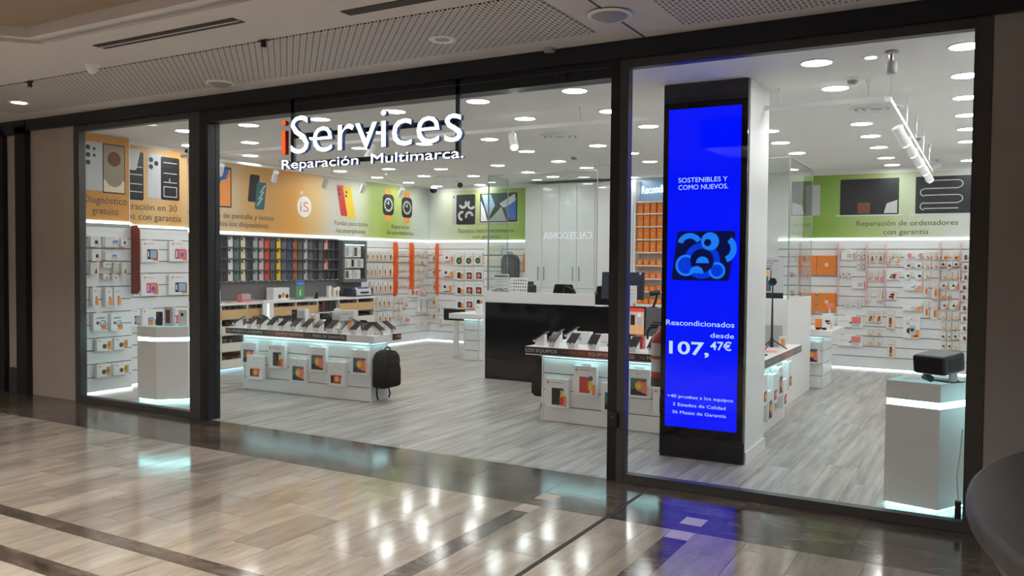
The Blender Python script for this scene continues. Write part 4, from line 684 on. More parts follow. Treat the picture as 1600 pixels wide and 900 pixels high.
for r, (z0, z1) in enumerate(TZ):
    for i in range(1, len(DV)-1):
        x = DV[i]+.03
        while x < DV[i+1]-.08:
            w = rs.uniform(.03, .09); st.box(x, -CD+.03, z0+.01, x+w*.9, -.08, z1+rs.uniform(-.01, .05), rs.choice(['shade_dark', 'shade_dark', 'case_black', 'ink_brown', 'case_gray'] if r else ['shade_dark', 'ink_brown', 'case_yellow', 'case_black'])); x += w
part('stored_stock', st, cb, kind='stuff')
lp = thing('light_column', 'white upright panel with a lit strip standing before the low bin cabinet', 'light panel', (-9.55, 3.24, 0), PI/2)
part('panel', MB().box(0, -.02, 0, .22, 0, 1.03, 'white'), lp, bevel=.003); part('led_strip', MB().box(.09, -.026, .25, .115, -.02, .97, 'led_cyan'), lp); part('foot', MB().box(-.03, -.10, 0, .25, .0, .012, 'white'), lp)
# ================================================================ LONG DISPLAY TABLE AND RIGHT TABLE
def phone_meshes():
    st = MB().prism([(-.05, 0), (.055, 0), (.05, .118), (-.035, .066)], -.036, .036, 'white', 'x')
    lip = MB().box(-.034, -.076, .034, -.016, -.058, .06, 'white').box(.016, -.076, .034, .034, -.058, .06, 'white').box(-.03, -.062, .034, .03, -.035, .046, 'white')
    card = MB().box(-.02, -.06, .001, .02, -.058, .03, 'white')
    R = Matrix.Rotation(math.radians(33), 3, 'X'); ph = MB(); ph.box(-.049, -.083, 0, .049, .083, .009, 'case_black', R)
    sc = MB(); sc.box(-.046, -.080, .009, .046, .080, .0098, 'phone_screen', R)
    return st.mesh('stand', .002), lip.mesh('lip'), card.mesh('price_card'), ph.mesh('phone', .002), sc.mesh('screen')
mat('phone_screen', (.03, .022, .022), .12); PM = phone_meshes()
mat('phone_back', (.12, .07, .06), .3)
def phone(loc, rz, where, tb):
    s = thing('phone_stand', f'white phone stand, {where}', 'stand', loc, rz, f'stands on the {tb}', PM[0]); link('lip', PM[1], s); link('price_card', PM[2], s)
    o = thing('phone', f'dark tilted phone, {where}', 'phone', (loc[0], loc[1], loc[2]), rz, f'phones on the {tb}', None)
    c = Matrix.Rotation(rz, 3, 'Z') @ Vector((0, .010, .097)); o.location = Vector(loc)+c
    link('body', PM[3], o); link('screen', PM[4], o)
A1 = .033
def T1(x, y, z=0): v = Matrix.Rotation(A1, 3, 'Z') @ Vector((x, y, z)); return (v.x-8.19, v.y+1.637, v.z)
def table(name, label, loc, rz, w, d, sx0, sx1, sy0, sy1, cap=True):
    t = thing(name, label, 'table', loc, rz)
    part('core', MB().box(.012, .012, .0, w-.012, d-.012, .70, 'groove'), t)
    zs = [.0, .165, .33, .50, .66, .70]
    for a, b in zip(zs, zs[1:]):
        part('slat', MB().box(.018, -.002, a+.005, w-.018, .012, b-.005, 'slat_white'), t); part('slat', MB().box(w-.012, .018, a+.004, w+.002, d-.018, b-.004, 'slat_white'), t); part('slat', MB().box(-.002, .018, a+.004, .012, d-.018, b-.004, 'slat_white'), t)
    for (x, y) in ((0, 0), (w, 0), (0, d), (w, d)): part('corner_post', MB().box(x-.014 if x else -.004, y-.014 if y else -.004, 0, x+.004 if x else .014, y+.004 if y else .014, .70, 'lacquer_gray'), t)
    tp = part('tabletop', MB().box(sx0, sy0, .70, sx1, sy1, .775, 'white').box(sx0, sy0, .689, sx1, sy0+.005, .702, 'white').box(sx1-.005, sy0, .689, sx1, sy1, .702, 'white').box(sx0, sy0, .689, sx0+.005, sy1, .702, 'white'), t)
    part('led_strip', MB().box(.02, -.030, .697, w-.02, -.006, .70, 'led_table').box(w+.006, .02, .697, w+.03, d-.02, .70, 'led_table'), t)
    return t, tp
t1, tp = table('display_table', 'long white display table with phones on top and tablet boxes hanging on its front', (-8.19, 1.637, 0), A1, 2.01, .33, -.28, 2.08, -.035, .50)
def band(tp, x0, x1, y, stops, texts, rz=0, loc=(0, 0, 0)):
    e = part('band', MB().box(x0, y-.003, .702, x1, y, .773, stops), tp, loc, rz)
    for (a, b, s, k) in texts: text(s, k, tp, a, b, .722, y-.0045, capz=.034, rz=rz).location = loc
ramp_mat('band_1', 0, [(-.28, (.25, .05, .03)), (-.12, (.02, .02, .02)), (.35, (.03, .02, .02)), (.62, (.28, .045, .03)), (.95, (.22, .04, .03)), (1.2, (.03, .02, .02)), (1.5, (.03, .02, .02)), (1.68, (.16, .04, .03))])
M['band_txt'] = mat('band_txt', (.72, .68, .66), .5); mat('band_green', (.22, .30, .07), .5); mat('band_brown', (.32, .18, .1), .5)
band(tp, -.28, 1.68, -.035, 'band_1', [(-.27, -.17, '+40', 'band_brown'), (-.15, .36, 'PRUEBAS A LOS EQUIPOS', 'band_txt'), (.39, .56, '+100.000', 'band_green'), (.58, 1.02, 'EQUIPOS VENDIDOS', 'band_txt'), (1.07, 1.14, '36', 'band_brown'), (1.17, 1.66, 'MESES DE GARANTÍA', 'band_txt')])
part('band', MB().box(.36, -.003, .702, .533, 0, .773, 'band_1'), tp, (2.08, -.035, 0), PI/2)
text('+40', 'band_brown', tp, .375, .44, .722, -.0045, capz=.034, rz=PI/2).location = (2.08, -.035, 0); text('PRU', 'band_txt', tp, .455, .53, .722, -.0045, capz=.034, rz=PI/2).location = (2.08, -.035, 0)
t2, tp2 = table('display_table', 'square white display table behind the blue screen with phones and tablet boxes', (-3.99, 1.80, 0), 0, 2.14, 1.53, -.15, 2.26, -.1, 1.72)
ramp_mat('band_2', 0, [(-.15, (.02, .02, .02)), (.25, (.03, .02, .02)), (.55, (.3, .05, .035)), (.9, (.26, .045, .035)), (1.15, (.02, .02, .02)), (1.7, (.02, .02, .02)), (2.26, (.2, .05, .03))])
band(tp2, -.15, 2.26, -.1, 'band_2', [(-.145, .22, 'LOS EQUIPOS', 'band_txt'), (.30, .54, '+100.000', 'band_green'), (.57, 1.05, 'EQUIPOS VENDIDOS', 'band_txt'), (1.10, 1.16, '36', 'band_brown'), (1.18, 1.68, 'MESES DE GARANTÍA', 'band_txt')])
ramp_mat('band_3', 0, [(0, (.13, .125, .12)), (.7, (.14, .12, .115)), (.95, (.38, .14, .11)), (1.3, (.38, .14, .11)), (1.5, (.15, .14, .135)), (1.82, (.16, .15, .14))])
part('band', MB().box(0, -.003, .702, 1.82, 0, .773, 'band_3'), tp2, (2.26, -.1, 0), PI/2)
for (a, b, s, k) in ((.05, .15, '+40', 'band_brown'), (.18, .75, 'PRUEBAS A LOS EQUIPOS', 'ink_gray'), (.80, .97, '+100.000', 'band_brown'), (1.0, 1.42, 'EQUIPOS VENDIDOS', 'ink_gray'), (1.47, 1.78, '36 MESES', 'ink_gray')): text(s, k, tp2, a, b, .722, -.0045, capz=.034, rz=PI/2).location = (2.26, -.1, 0)
# boxes hanging on the tables
def hang(ty, x0, z0, x1, z1, frame, where, rz, tb):
    me = goods_mesh(ty, x1-x0, z1-z0, .08 if rz > 1 else .055); p = frame((x0+x1)/2)
    o = thing('product_box', f'{PR[ty][0]}, {where}', 'box', (p[0], p[1], z0), rz, f'boxes hanging on the {tb}', me[0]); link('printed_front', me[1], o)
for i, (ty, a, z0, b, z1) in enumerate([('tabl', -8.24, .33, -7.98, .62), ('taby', -8.03, .16, -7.75, .47), ('tabc', -7.73, .31, -7.43, .62), ('tabl', -7.37, .16, -7.1, .47), ('tabl', -7.08, .31, -6.79, .63), ('taby', -6.78, .16, -6.52, .47), ('tabl', -6.44, .32, -6.17, .63)]):
    w = min(b-a, .262); c = (a+b)/2+8.19; c = max(c, .14); dy = -.057 if i == 1 else 0
    hang(ty, c-w/2, z0, c+w/2, z1, lambda x, dy=dy: T1(x, -.003+dy), f'{ORD[i+1]} from left, long table front', A1, 'long table')
for i, (ty, a, z0, b, z1) in enumerate([('tabc', -3.92, .16, -3.66, .48), ('tabr', -3.6, .31, -3.35, .63), ('tabl', -3.30, .17, -3.06, .48), ('tabl', -3.03, .34, -2.79, .64), ('tabc', -2.76, .19, -2.52, .48), ('taby', -2.4, .31, -2.15, .62)]):
    hang(ty, a, z0, b, z1, lambda x: (x, 1.797), f'{ORD[i+1]} from left, square table front', 0, 'square table')
for i, (y, z0, z1, ty) in enumerate([(2.02, .33, .64, 'taby'), (2.25, .15, .46, 'tabl'), (2.46, .29, .60, 'taby'), (2.70, .33, .64, 'tabl'), (2.93, .18, .49, 'taby'), (3.17, .34, .65, 'taby')]):
    hang(ty, y-.095, z0, y+.095, z1, lambda x: (-1.848, x), f'{ORD[i+1]} from front, right side of square table', PI/2, 'square table')
# phones along the tables
for i, X_ in enumerate([-8.34, -8.11, -7.94, -7.76, -7.57, -7.38, -7.19, -7.01, -6.81, -6.65, -6.45, -6.28]):
    p = T1(X_+8.19, .06); phone((p[0], p[1], .775), A1+(-.75 if i == 0 else random.uniform(-.12, .12)), f'{ORD[i+1]} from left along the long table front', 'long table')
p = T1(2.0, .16); phone((p[0], p[1], .775), A1+PI/2, 'nearer the front on the right end of the long table', 'long table'); p = T1(2.0, .38); phone((p[0], p[1], .775), A1+PI/2, 'nearer the back on the right end of the long table', 'long table')
for i, X_ in enumerate([-8.2, -7.9, -6.75, -6.55]):
    p = T1(X_+8.19, .40); phone((p[0], p[1], .775), A1+PI, f'{ORD[i+1]} from left along the long table back', 'long table')
for i, X_ in enumerate([-3.86, -3.64, -3.41, -3.19, -2.98, -2.78, -2.6, -2.38, -2.16]): phone((X_, 1.80, .775), random.uniform(-.1, .1), f'{ORD[i+1]} from left along the square table front', 'square table')
phone((-4.05, 1.88, .775), -PI/2, 'nearest the front on the left edge of the square table', 'square table'); phone((-4.05, 2.25, .775), -PI/2, 'second from the front on the left edge of the square table', 'square table'); phone((-4.05, 2.62, .775), -PI/2, 'third from the front on the left edge of the square table', 'square table')
# other things on the long table
def carton(lab, loc, w, d, h, rz=0, prints=(), k='white', cat='box', name='product_box'):
    o = thing(name, lab, cat, loc, rz, None, MB().box(-w/2, -d/2, 0, w/2, d/2, h, k).mesh(name, .002))
    if prints:
        p = MB()
        for i, q in enumerate(prints):
            y = -d/2-.001-.0004*i
            if q[0] == 'r': p.poly([(-w/2+q[1]*w, y, q[2]*h), (-w/2+q[3]*w, y, q[2]*h), (-w/2+q[3]*w, y, q[4]*h), (-w/2+q[1]*w, y, q[4]*h)], q[5])
            elif q[0] == 'd': disc(p, -w/2+q[1]*w, q[2]*h, q[3]*w, q[4], y, 16)
            else: ringz(p, -w/2+q[1]*w, q[2]*h, q[3]*w, .12*w, q[4], y, 16)
        part('printed_front', p, o)
    return o
def on1(x, y): p = T1(x+8.19, y); return (p[0], p[1], .776)
carton('tall white box with silver panel standing mid long table, left of the orange one', on1(-7.42, .24), .13, .07, .26, A1, [('r', .1, .1, .85, .9, 'ink_silver'), ('r', .82, .3, .9, .6, 'ink_black')])
carton('white box with orange figure picture on the long table, beside the black round speaker', on1(-7.24, .24), .12, .07, .20, A1, [('r', .3, .3, .7, .85, 'ink_org'), ('r', .1, .15, .3, .5, 'ink_black')])
carton('black slim box standing on the long table behind the fourth phone', on1(-7.60, .30), .08, .05, .24, A1, [('r', .3, .8, .6, .85, 'ink_org')], 'black')
carton('large white headphone box with orange headphone picture on the long table', on1(-6.74, .30), .20, .09, .26, A1, [('r', .05, .1, .6, .5, 'ink_brown'), ('r', .3, .1, .42, .5, 'ink_white'), ('g', .8, .6, .16, 'ink_gray'), ('r', .68, .12, .98, .56, 'ink_org'), ('r', .12, .8, .6, .84, 'ink_gray')])
t = thing('speaker', 'round black speaker disc on a small foot on the long table', 'speaker', on1(-7.06, .27)); t.rotation_euler = (0, 0, A1)
part('disc', MB().cyl((0, -.03, .13), (0, .03, .13), .085, .085, 'black', 28), t, bevel=.006); part('foot', MB().box(-.03, -.03, 0, .03, .03, .05, 'black'), t); part('ring', MB().lathe([(.045, 0), (.05, .004), (.055, 0)], 'steel', 20), t, (0, -.031, .13), rot=(PI/2, 0, 0))
t = thing('ring_lamp', 'clear oval table lamp with silver foot on the long table', 'lamp', on1(-6.93, .30))
part('bulb', MB().lathe([(.0, .10), (.04, .11), (.06, .16), (.055, .22), (.035, .27), (0, .285)], 'ink_silver', 20), t, smooth=True); part('foot', MB().lathe([(.055, 0), (.05, .015), (.015, .03), (.012, .1)], 'chrome', 18), t, smooth=True)
t = thing('tablet', 'dark tablet leaning on a stand at the back right of the long table', 'tablet', on1(-6.58, .25)); t.rotation_euler = (0, 0, A1+2.2)
R = Matrix.Rotation(math.radians(30), 3, 'X'); part('slab', MB().box(-.09, -.13, .12, .09, .13, .128, 'phone_back', R), t, bevel=.003); part('stand', MB().prism([(-.06, 0), (.08, 0), (.06, .13), (-.03, .09)], -.04, .04, 'white', 'x'), t)
carton('flat red and white card box among the phones, right half of the long table', on1(-6.50, .2), .12, .08, .05, A1+.3, [('r', .1, .2, .9, .6, 'ink_red')])
carton('white box standing mid square table behind the phones', (-3.74, 2.25, .776), .2, .09, .13, .1, [('r', .15, .3, .5, .6, 'ink_lb')])
carton('white rounded charger box mid square table', (-3.40, 2.22, .776), .22, .1, .12, -.1, [('r', .1, .3, .8, .4, 'ink_silver')])
carton('small red box mid square table', (-3.06, 2.15, .776), .10, .08, .13, 0, (), 'red')
# cable packs and small goods at the right side of the square table
t = thing('ad_screen', 'black framed upright advertising screen on the square table', 'screen', (-3.36, 2.62, .775))
part('frame', MB().box(-.19, -.012, .08, .19, .012, .40, 'black'), t, bevel=.003); part('foot', MB().box(-.08, -.06, 0, .08, .06, .012, 'black').box(-.02, -.01, .01, .02, .01, .1, 'black'), t)
mb = MB().box(-.172, -.014, .10, .172, -.0125, .385, 'scr_warm'); mb.box(-.172, -.0155, .345, .172, -.0142, .385, 'scr_red').box(-.03, -.0155, .18, .04, -.0142, .33, 'scr_gray').box(.02, -.0165, .2, .07, -.0157, .31, 'scr_black').box(.10, -.0165, .2, .15, -.0157, .28, 'scr_gray'); disc(mb, .06, .165, .035, 'scr_org', -.0165); disc(mb, .13, .165, .03, 'scr_org', -.0165); disc(mb, .12, .31, .02, 'scr_white', -.0165); mb.box(-.172, -.0155, .105, .172, -.0142, .125, 'scr_org'); part('picture', mb, t)
t = thing('tripod', 'black telescopic tripod with a ring phone holder standing on the square table', 'tripod', (-1.90, 2.86, .776))
part('column', MB().cyl((0, 0, .04), (0, 0, .45), .012, .009, 'black', 10).cyl((0, 0, .45), (0, 0, .68), .008, .006, 'black', 10).cyl((0, 0, .02), (0, 0, .12), .018, .016, 'black', 10), t)
for j in range(3): a = j*2.1+.3; part('leg', MB().cyl((0, 0, .10), (.15*math.cos(a), .15*math.sin(a), .006), .007, .006, 'black', 8), t)
mb = MB(); mb.box(-.045, -.012, .70, -.033, .012, .82, 'ink_silver').box(.033, -.012, .70, .045, .012, .82, 'ink_silver').box(-.045, -.012, .81, .045, .012, .822, 'ink_silver').cyl((0, -.012, .69), (0, .012, .69), .04, .04, 'black', 18); part('phone_holder', mb, t)
t = thing('laptop', 'open gray laptop seen from behind on the square table', 'laptop', (-2.02, 3.12, .776)); t.rotation_euler = (0, 0, .15+PI)
part('base', MB().box(-.17, -.24, 0, .17, 0, .014, 'ink_silver'), t, bevel=.003); part('lid', MB().box(-.17, 0, .01, .17, .008, .24, 'ink_gray', Matrix.Rotation(-.25, 3, 'X')), t, bevel=.003)
carton('small orange phone box behind the tripod on the square table', (-1.83, 3.05, .776), .07, .04, .12, .2, [('r', .2, .2, .8, .8, 'ink_org')])
carton('white charger cube beside the tripod on the square table', (-2.02, 2.85, .776), .05, .05, .11, .2)
t = thing('watch_stand', 'small black smartwatch on a white stand beside the tripod', 'watch', (-1.92, 3.2, .776)); part('stand', MB().prism([(-.03, 0), (.03, 0), (.02, .08), (-.01, .08)], -.02, .02, 'white', 'x'), t); part('watch', MB().box(-.022, -.035, .05, .022, -.018, .095, 'black'), t)
t = thing('brochure', 'red and white leaflet lying on the right part of the square table', 'leaflet', (-1.86, 2.62, .7765), .1, None, MB().box(-.08, -.12, 0, .08, .12, .003, 'ink_skin').mesh('brochure')); part('printed_front', MB().box(-.06, -.1, .003, .06, .02, .0035, 'ink_pink'), t)
t = thing('round_charger', 'dark round charging pad lying on the square table near its right front', 'charger', (-1.86, 2.22, .776)); part('pad', MB().cyl((0, 0, 0), (0, 0, .012), .06, .06, 'black', 20), t); part('base', MB().box(-.03, .05, 0, .03, .12, .012, 'white'), t)
# backpacks
def backpack(lab, loc, rz, k, w=.30, h=.50, d=.17, loops=True):
    t = thing('backpack', lab, 'backpack', loc, rz)
    prof = [(-.5, .02), (-.5, .72), (-.44, .86), (-.3, .96), (0, 1), (.3, .96), (.44, .86), (.5, .72), (.5, .02), (.4, 0), (-.4, 0)]
    part('body', MB().prism([(a*w, b*h) for a, b in reversed(prof)], -d, -.01, k, 'y'), t, bevel=.03, seg=3, smooth=True)
    part('front_pocket', MB().prism([(a*w*.78, .04*h+b*h*.62) for a, b in reversed(prof)], -d-.035, -d+.03, k, 'y'), t, bevel=.02, seg=3, smooth=True)
    part('seam', MB().tube([(a*w*.86, -d-.003, .05*h+b*h*.88) for a, b in prof[1:8]], .004, 'rubber', 6), t)
    part('handle', MB().tube([(-.05, -d*.6, h*.97), (-.045, -d*.6, h*1.04), (0, -d*.6, h*1.07), (.045, -d*.6, h*1.04), (.05, -d*.6, h*.97)], .008, k, 8), t)
    if loops:
        for s in (-1, 1): part('strap', MB().tube([(s*.09, -.03, .05*h), (s*.12, -.05, -.04), (s*.125, -.06, -.10), (s*.10, -.06, -.14)], .009, k, 8), t)
    part('logo', MB().box(-.008, -d-.04, h*.78, .008, -d-.036, h*.82, 'ink_silver'), t) if False else None
    return t
p = T1(2.012, .165); backpack('black backpack hanging on the right end of the long table', (p[0], p[1], .165), PI/2+A1, 'black_cloth', .32, .44, .19)
backpack('black backpack hanging on the left end of the square table', (-3.993, 2.03, .23), -PI/2, 'black_cloth', .33, .42, .15)
t = thing('cable_loop', 'pale cable loop hanging below the black backpack at the square table', 'cable', (-4.03, 1.86, .09)); part('loop', MB().tube([(.035*math.cos(a*PI/8), .0, .09*math.sin(a*PI/8)) for a in range(17)], .005, 'ink_silver', 6), t)
backpack('gray backpack hanging on the back wall behind the glass booth', (-8.05, 8.244, 1.32), 0, 'gray_cloth', .37, .48, .12, False)
t = thing('shoulder_pouch', 'long rounded orange case hanging on the back wall beside the white cabinets', 'case', (-7.71, 8.244, 1.46), 0); part('body', MB().box(-.065, -.08, 0, .065, -.004, .34, 'orange'), t, bevel=.02, seg=3); part('zip', MB().box(-.066, -.045, .02, .066, -.04, .32, 'ink_brown'), t)
# ================================================================ COUNTER BOOTH
ct = thing('service_counter', 'long service counter, glossy black front and white ends, below the glass booth', 'counter', (-6.15, 4.133, 0))
def CX(x): return x+6.15
part('front_panel', MB().box(.03, 0, .0, CX(-4.45), .03, 1.075, 'black_gloss'), ct); part('front_panel', MB().box(CX(-4.445), .0, 0, CX(-3.78), .03, 1.07, 'black_gloss'), ct)
part('front_panel', MB().box(CX(-3.775), .0, 0, CX(-2.9), .03, 1.08, 'rack_gray'), ct); part('front_panel', MB().box(CX(-2.895), 0, 0, 4.15, .03, 1.235, 'white'), ct)
part('end_panel', MB().box(0, -.005, 0, .028, .6, 1.235, 'white'), ct); part('end_panel', MB().box(4.12, .03, 0, 4.15, 1.45, 1.235, 'white'), ct)
part('worktop', MB().box(.03, .03, 1.03, CX(-4.45), .62, 1.06, 'white').box(CX(-4.45), .03, 1.03, CX(-2.9), .62, 1.06, 'rack_gray').box(CX(-2.9), .03, 1.2, 4.12, 1.45, 1.23, 'white'), ct)
part('upstand', MB().box(.03, -.005, 1.078, CX(-4.465), .055, 1.228, 'white'), ct, bevel=.002)
part('plinth', MB().box(.03, .04, 0, 4.1, .06, .06, 'rack_dark'), ct)
def pane(lab, x0, y0, x1, y1, z0, z1, k='glass_green'):
    t = thing('glass_screen', lab, 'glass screen', (x0, y0, 0)); dx, dy = x1-x0, y1-y0; L = math.hypot(dx, dy); a = math.atan2(dy, dx)
    part('pane', MB().box(0, -.004, z0, L, .004, z1, k), t, rz=a); part('edge_trim', MB().box(0, -.007, z1, L, .007, z1+.012, 'steel_gray').box(-.006, -.006, z0, .004, .006, z1+.012, 'steel_gray').box(L-.004, -.005, z0, L+.004, .005, z1, 'steel_gray'), t, rz=a); return t
pane('tall glass screen on the left front of the service counter', -6.14, 4.22, -4.465, 4.22, 1.229, 2.85)
pane('glass screen on the left end of the service counter', -6.14, 4.235, -6.14, 4.77, 1.236, 2.85)
pane('tall glass screen on the right front of the service counter, carrying a poster', -2.90, 4.15, -2.012, 4.15, 1.236, 2.88)
pane('glass screen on the right end of the service counter', -2.012, 4.165, -2.012, 5.58, 1.236, 2.88)
po = thing('window_poster', 'phone screen protector poster on the glass at the right end of the counter', 'poster', (-2.62, 4.143, 0))
part('sheet', MB().box(0, -.003, 1.25, .56, 0, 1.72, 'ink_silver').box(.0, -.004, 1.245, .56, -.001, 1.31, 'black'), po)
mb = MB(); rr(mb, .30, 1.33, .42, 1.60, 'ink_black', -.005, .015); rr(mb, .308, 1.338, .412, 1.592, 'ink_teal', -.006, .012); mb.poly([(.308, -.007, 1.50), (.412, -.007, 1.50), (.412, -.007, 1.58), (.308, -.007, 1.58)], 'ink_yel'); disc(mb, .345, 1.375, .04, 'ink_mag', -.008); part('printed_phone', mb, po)
text('Protectores de pantalla', 'ink_black', po, .02, .50, 1.675, -.005, capz=.02); text('para todos los', 'ink_black', po, .2, .44, 1.645, -.005, capz=.018); text('smartphones', 'ink_black', po, .22, .43, 1.615, -.005, capz=.018)
t = thing('monitor', 'dark monitor seen from behind on the service counter, beside the entrance post', 'monitor', (-4.22, 4.52, 1.06))
part('screen_back', MB().box(-.30, -.02, .10, .30, .02, .46, 'case_navy', Matrix.Rotation(-.06, 3, 'X')), t, bevel=.006); part('stand', MB().box(-.04, .01, 0, .04, .04, .2, 'black').box(-.12, -.08, 0, .12, .1, .012, 'black'), t); part('tag', MB().box(.235, -.024, .43, .26, -.021, .455, 'ink_white', Matrix.Rotation(-.06, 3, 'X')), t)
t = thing('price_sheet', 'white printed sheet in a clear holder on the counter before the monitor', 'sign', (-4.02, 4.30, 1.061)); part('sheet', MB().box(-.09, 0, .0, .09, .004, .29, 'white'), t); part('printed_lines', MB().box(-.06, -.001, .23, .06, 0, .236, 'ink_gray').box(-.06, -.001, .18, .06, 0, .186, 'ink_gray').box(-.06, -.001, .13, .04, 0, .136, 'ink_gray').box(.04, -.002, .0, .075, 0, .06, 'ink_org'), t)
t = thing('barcode_scanner', 'black barcode scanner on its stand on the counter, right of the monitor', 'scanner', (-3.74, 4.4, 1.061)); part('base', MB().cyl((0, 0, 0), (0, 0, .02), .06, .05, 'black', 18), t); part('handle', MB().tube([(0, 0, .02), (.03, 0, .10), (.05, 0, .18)], .016, 'black'), t); part('head', MB().cyl((-.02, -.06, .19), (.07, .03, .21), .035, .03, 'black', 14), t)
def chair(lab, x, y, rz):
    t = thing('office_chair', lab, 'chair', (x, y, 0), rz)
    part('seat', MB().box(-.24, -.24, .62, .24, .22, .69, 'black_cloth'), t, bevel=.025, seg=3); part('backrest', MB().prism([(-.2, .80), (.2, .80), (.22, 1.15), (.17, 1.31), (-.17, 1.31), (-.22, 1.15)], .2, .26, 'black_cloth', 'y'), t, bevel=.02, seg=3); part('back_bracket', MB().box(-.03, .2, .6, .03, .24, .85, 'rubber'), t)
    part('gas_lift', MB().cyl((0, 0, .08), (0, 0, .62), .03, .025, 'steel', 12), t)
    for j in range(5): a = j*2*PI/5; lg = part('leg', MB().cyl((0, 0, .10), (.26*math.cos(a), .26*math.sin(a), .07), .02, .015, 'black', 8), t); part('caster', MB().cyl((.26*math.cos(a), .26*math.sin(a)-.012, .03), (.26*math.cos(a), .26*math.sin(a)+.012, .03), .03, .03, 'rubber', 12), lg)
chair('black office chair behind the white upstand of the counter', -4.62, 4.95, .3); chair('black office chair behind the left part of the counter', -5.65, 5.3, -.3)
t = thing('lamp_arm', 'black folding lamp arm on the counter behind the white upstand', 'lamp', (-5.12, 4.6, 1.061)); part('arm', MB().tube([(-.05, 0, 0), (0, 0, .27), (.14, .02, .20), (.2, .02, .06)], .014, 'black'), t); part('base', MB().cyl((-.05, 0, 0), (-.05, 0, .015), .06, .06, 'black', 18), t); part('head', MB().cyl((.19, .02, .06), (.21, .02, .02), .03, .045, 'black', 14), t)
t = thing('notice_board', 'white notice stand with a zigzag top border at the left end of the counter', 'sign', (-5.99, 4.34, 1.061)); mb = MB().box(-.125, 0, .17, .125, .01, .41, 'ink_white'); part('board', mb, t); part('foot', MB().box(-.12, -.03, 0, .12, .05, .17, 'steel_gray'), t)
mb = MB()
for j in range(10): mb.poly([(-.115+.023*j, -.001, .365), (-.098+.023*j, -.001, .365), (-.09+.023*j, -.001, .39), (-.107+.023*j, -.001, .39)], 'ink_black')
for z in (.33, .29, .25): mb.box(-.10, -.001, z, .09, 0, z+.006, 'ink_gray')
part('printed_front', mb, t)
t = thing('sticker_sheet', 'white sheet of small black symbols standing on the counter upstand', 'sheet', (-5.58, 4.14, 1.229), 0); part('sheet', MB().box(-.16, 0, 0, .12, .004, .20, 'ink_white', Matrix.Rotation(-.1, 3, 'X')), t); mb = MB(); rs = random.Random(2)
for r in range(4):
    for q in range(7): x = -.14+.037*q; mb.box(x, -.002, .02+.045*r, x+rs.uniform(.012, .024), 0, .035+.045*r, 'ink_black' if q else 'ink_gray', Matrix.Rotation(-.1, 3, 'X'))
part('printed_symbols', mb, t)
t = thing('cutter', 'small black machine with orange part behind the sticker sheet on the counter', 'machine', (-5.66, 4.50, 1.061)); part('body', MB().box(-.12, -.08, 0, .12, .08, .26, 'black'), t, bevel=.02); part('lid', MB().box(-.08, -.085, .26, .08, .06, .31, 'black'), t, bevel=.01); part('label', MB().box(-.13, -.083, .05, -.02, -.081, .2, 'ink_white').box(-.1, -.085, .08, -.05, -.083, .16, 'ink_org'), t)
t = thing('stamp_tray', 'gray tray with pens and cards on the left end of the counter upstand', 'tray', (-5.86, 4.02+.12, 1.229)); part('tray', MB().box(-.16, -.005, 0, .10, .05, .02, 'steel_gray'), t); part('pens', MB().tube([(-.12, .02, .025), (-.02, .03, .045)], .006, 'ink_brown').tube([(-.03, .015, .025), (.07, .03, .04)], .006, 'ink_black').box(.02, 0, .02, .08, .03, .03, 'ink_white'), t)
# extinguisher on the pillar
t = thing('fire_extinguisher', 'red fire extinguisher with black hose hanging beside the blue screen', 'fire extinguisher', (-2.475, 1.13, .62))
part('cylinder', MB().lathe([(0, 0), (.07, 0), (.078, .02), (.078, .34), (.065, .39), (.03, .42), (.022, .45), (0, .45)], 'red', 24), t, smooth=True); part('skirt', MB().cyl((0, 0, -.05), (0, 0, .03), .08, .08, 'black', 24), t); part('label', MB().lathe([(.0788, .08), (.0788, .19)], 'ink_silver', 24).lathe([(.0788, .22), (.0788, .33)], 'ink_silver', 24), t)
part('valve', MB().box(-.02, -.015, .44, .02, .015, .48, 'chrome').box(-.09, -.01, .475, .03, .01, .49, 'black').box(-.07, -.01, .5, .03, .01, .512, 'black'), t); part('hose', MB().tube([(-.02, -.01, .47), (-.09, -.02, .46), (-.11, -.03, .42), (-.10, -.05, .36)], .011, 'rubber'), t); part('bracket', MB().box(.06, -.03, .1, .116, .03, .34, 'steel'), t)
# ================================================================ SCREEN TOTEM
tt = thing('screen_totem', 'tall black totem with a bright blue advertising screen in the right window', 'screen', (-2.405, .955, 0), .028)
part('cabinet', MB().box(0, 0, 0, .70, .06, 3.148, 'frame_black'), tt); part('bezel', MB().box(0, -.012, .02, .70, 0, 2.985, 'black_gloss').box(0, -.012, 2.99, .70, 0, 3.14, 'frame_black'), tt)
s0, s1, sz0, sz1 = .045, .650, .265, 2.935
scr = part('display', MB().box(s0, -.016, sz0, s1, -.0125, sz1, 'screen_blue'), tt)
for zz in (.05, ): part('bracket', MB().box(-.012, -.012, .03, 0, .01, .18, 'chrome').box(.70, -.012, .03, .712, .01, .18, 'black'), tt)
T_ = lambda s, a, b, z, cap, k='scr_white', off=0: text(s, k, tt, a, b, z, -.0175, capz=cap, offset=off)
T_('SOSTENIBLES Y', .135, .545, 2.322, .040); T_('COMO NUEVOS.', .135, .55, 2.262, .040)
rr_ = MB(); rr(rr_, .115, 1.275, .60, 1.685, 'scr_navy', -.018, .025, lean=.12)
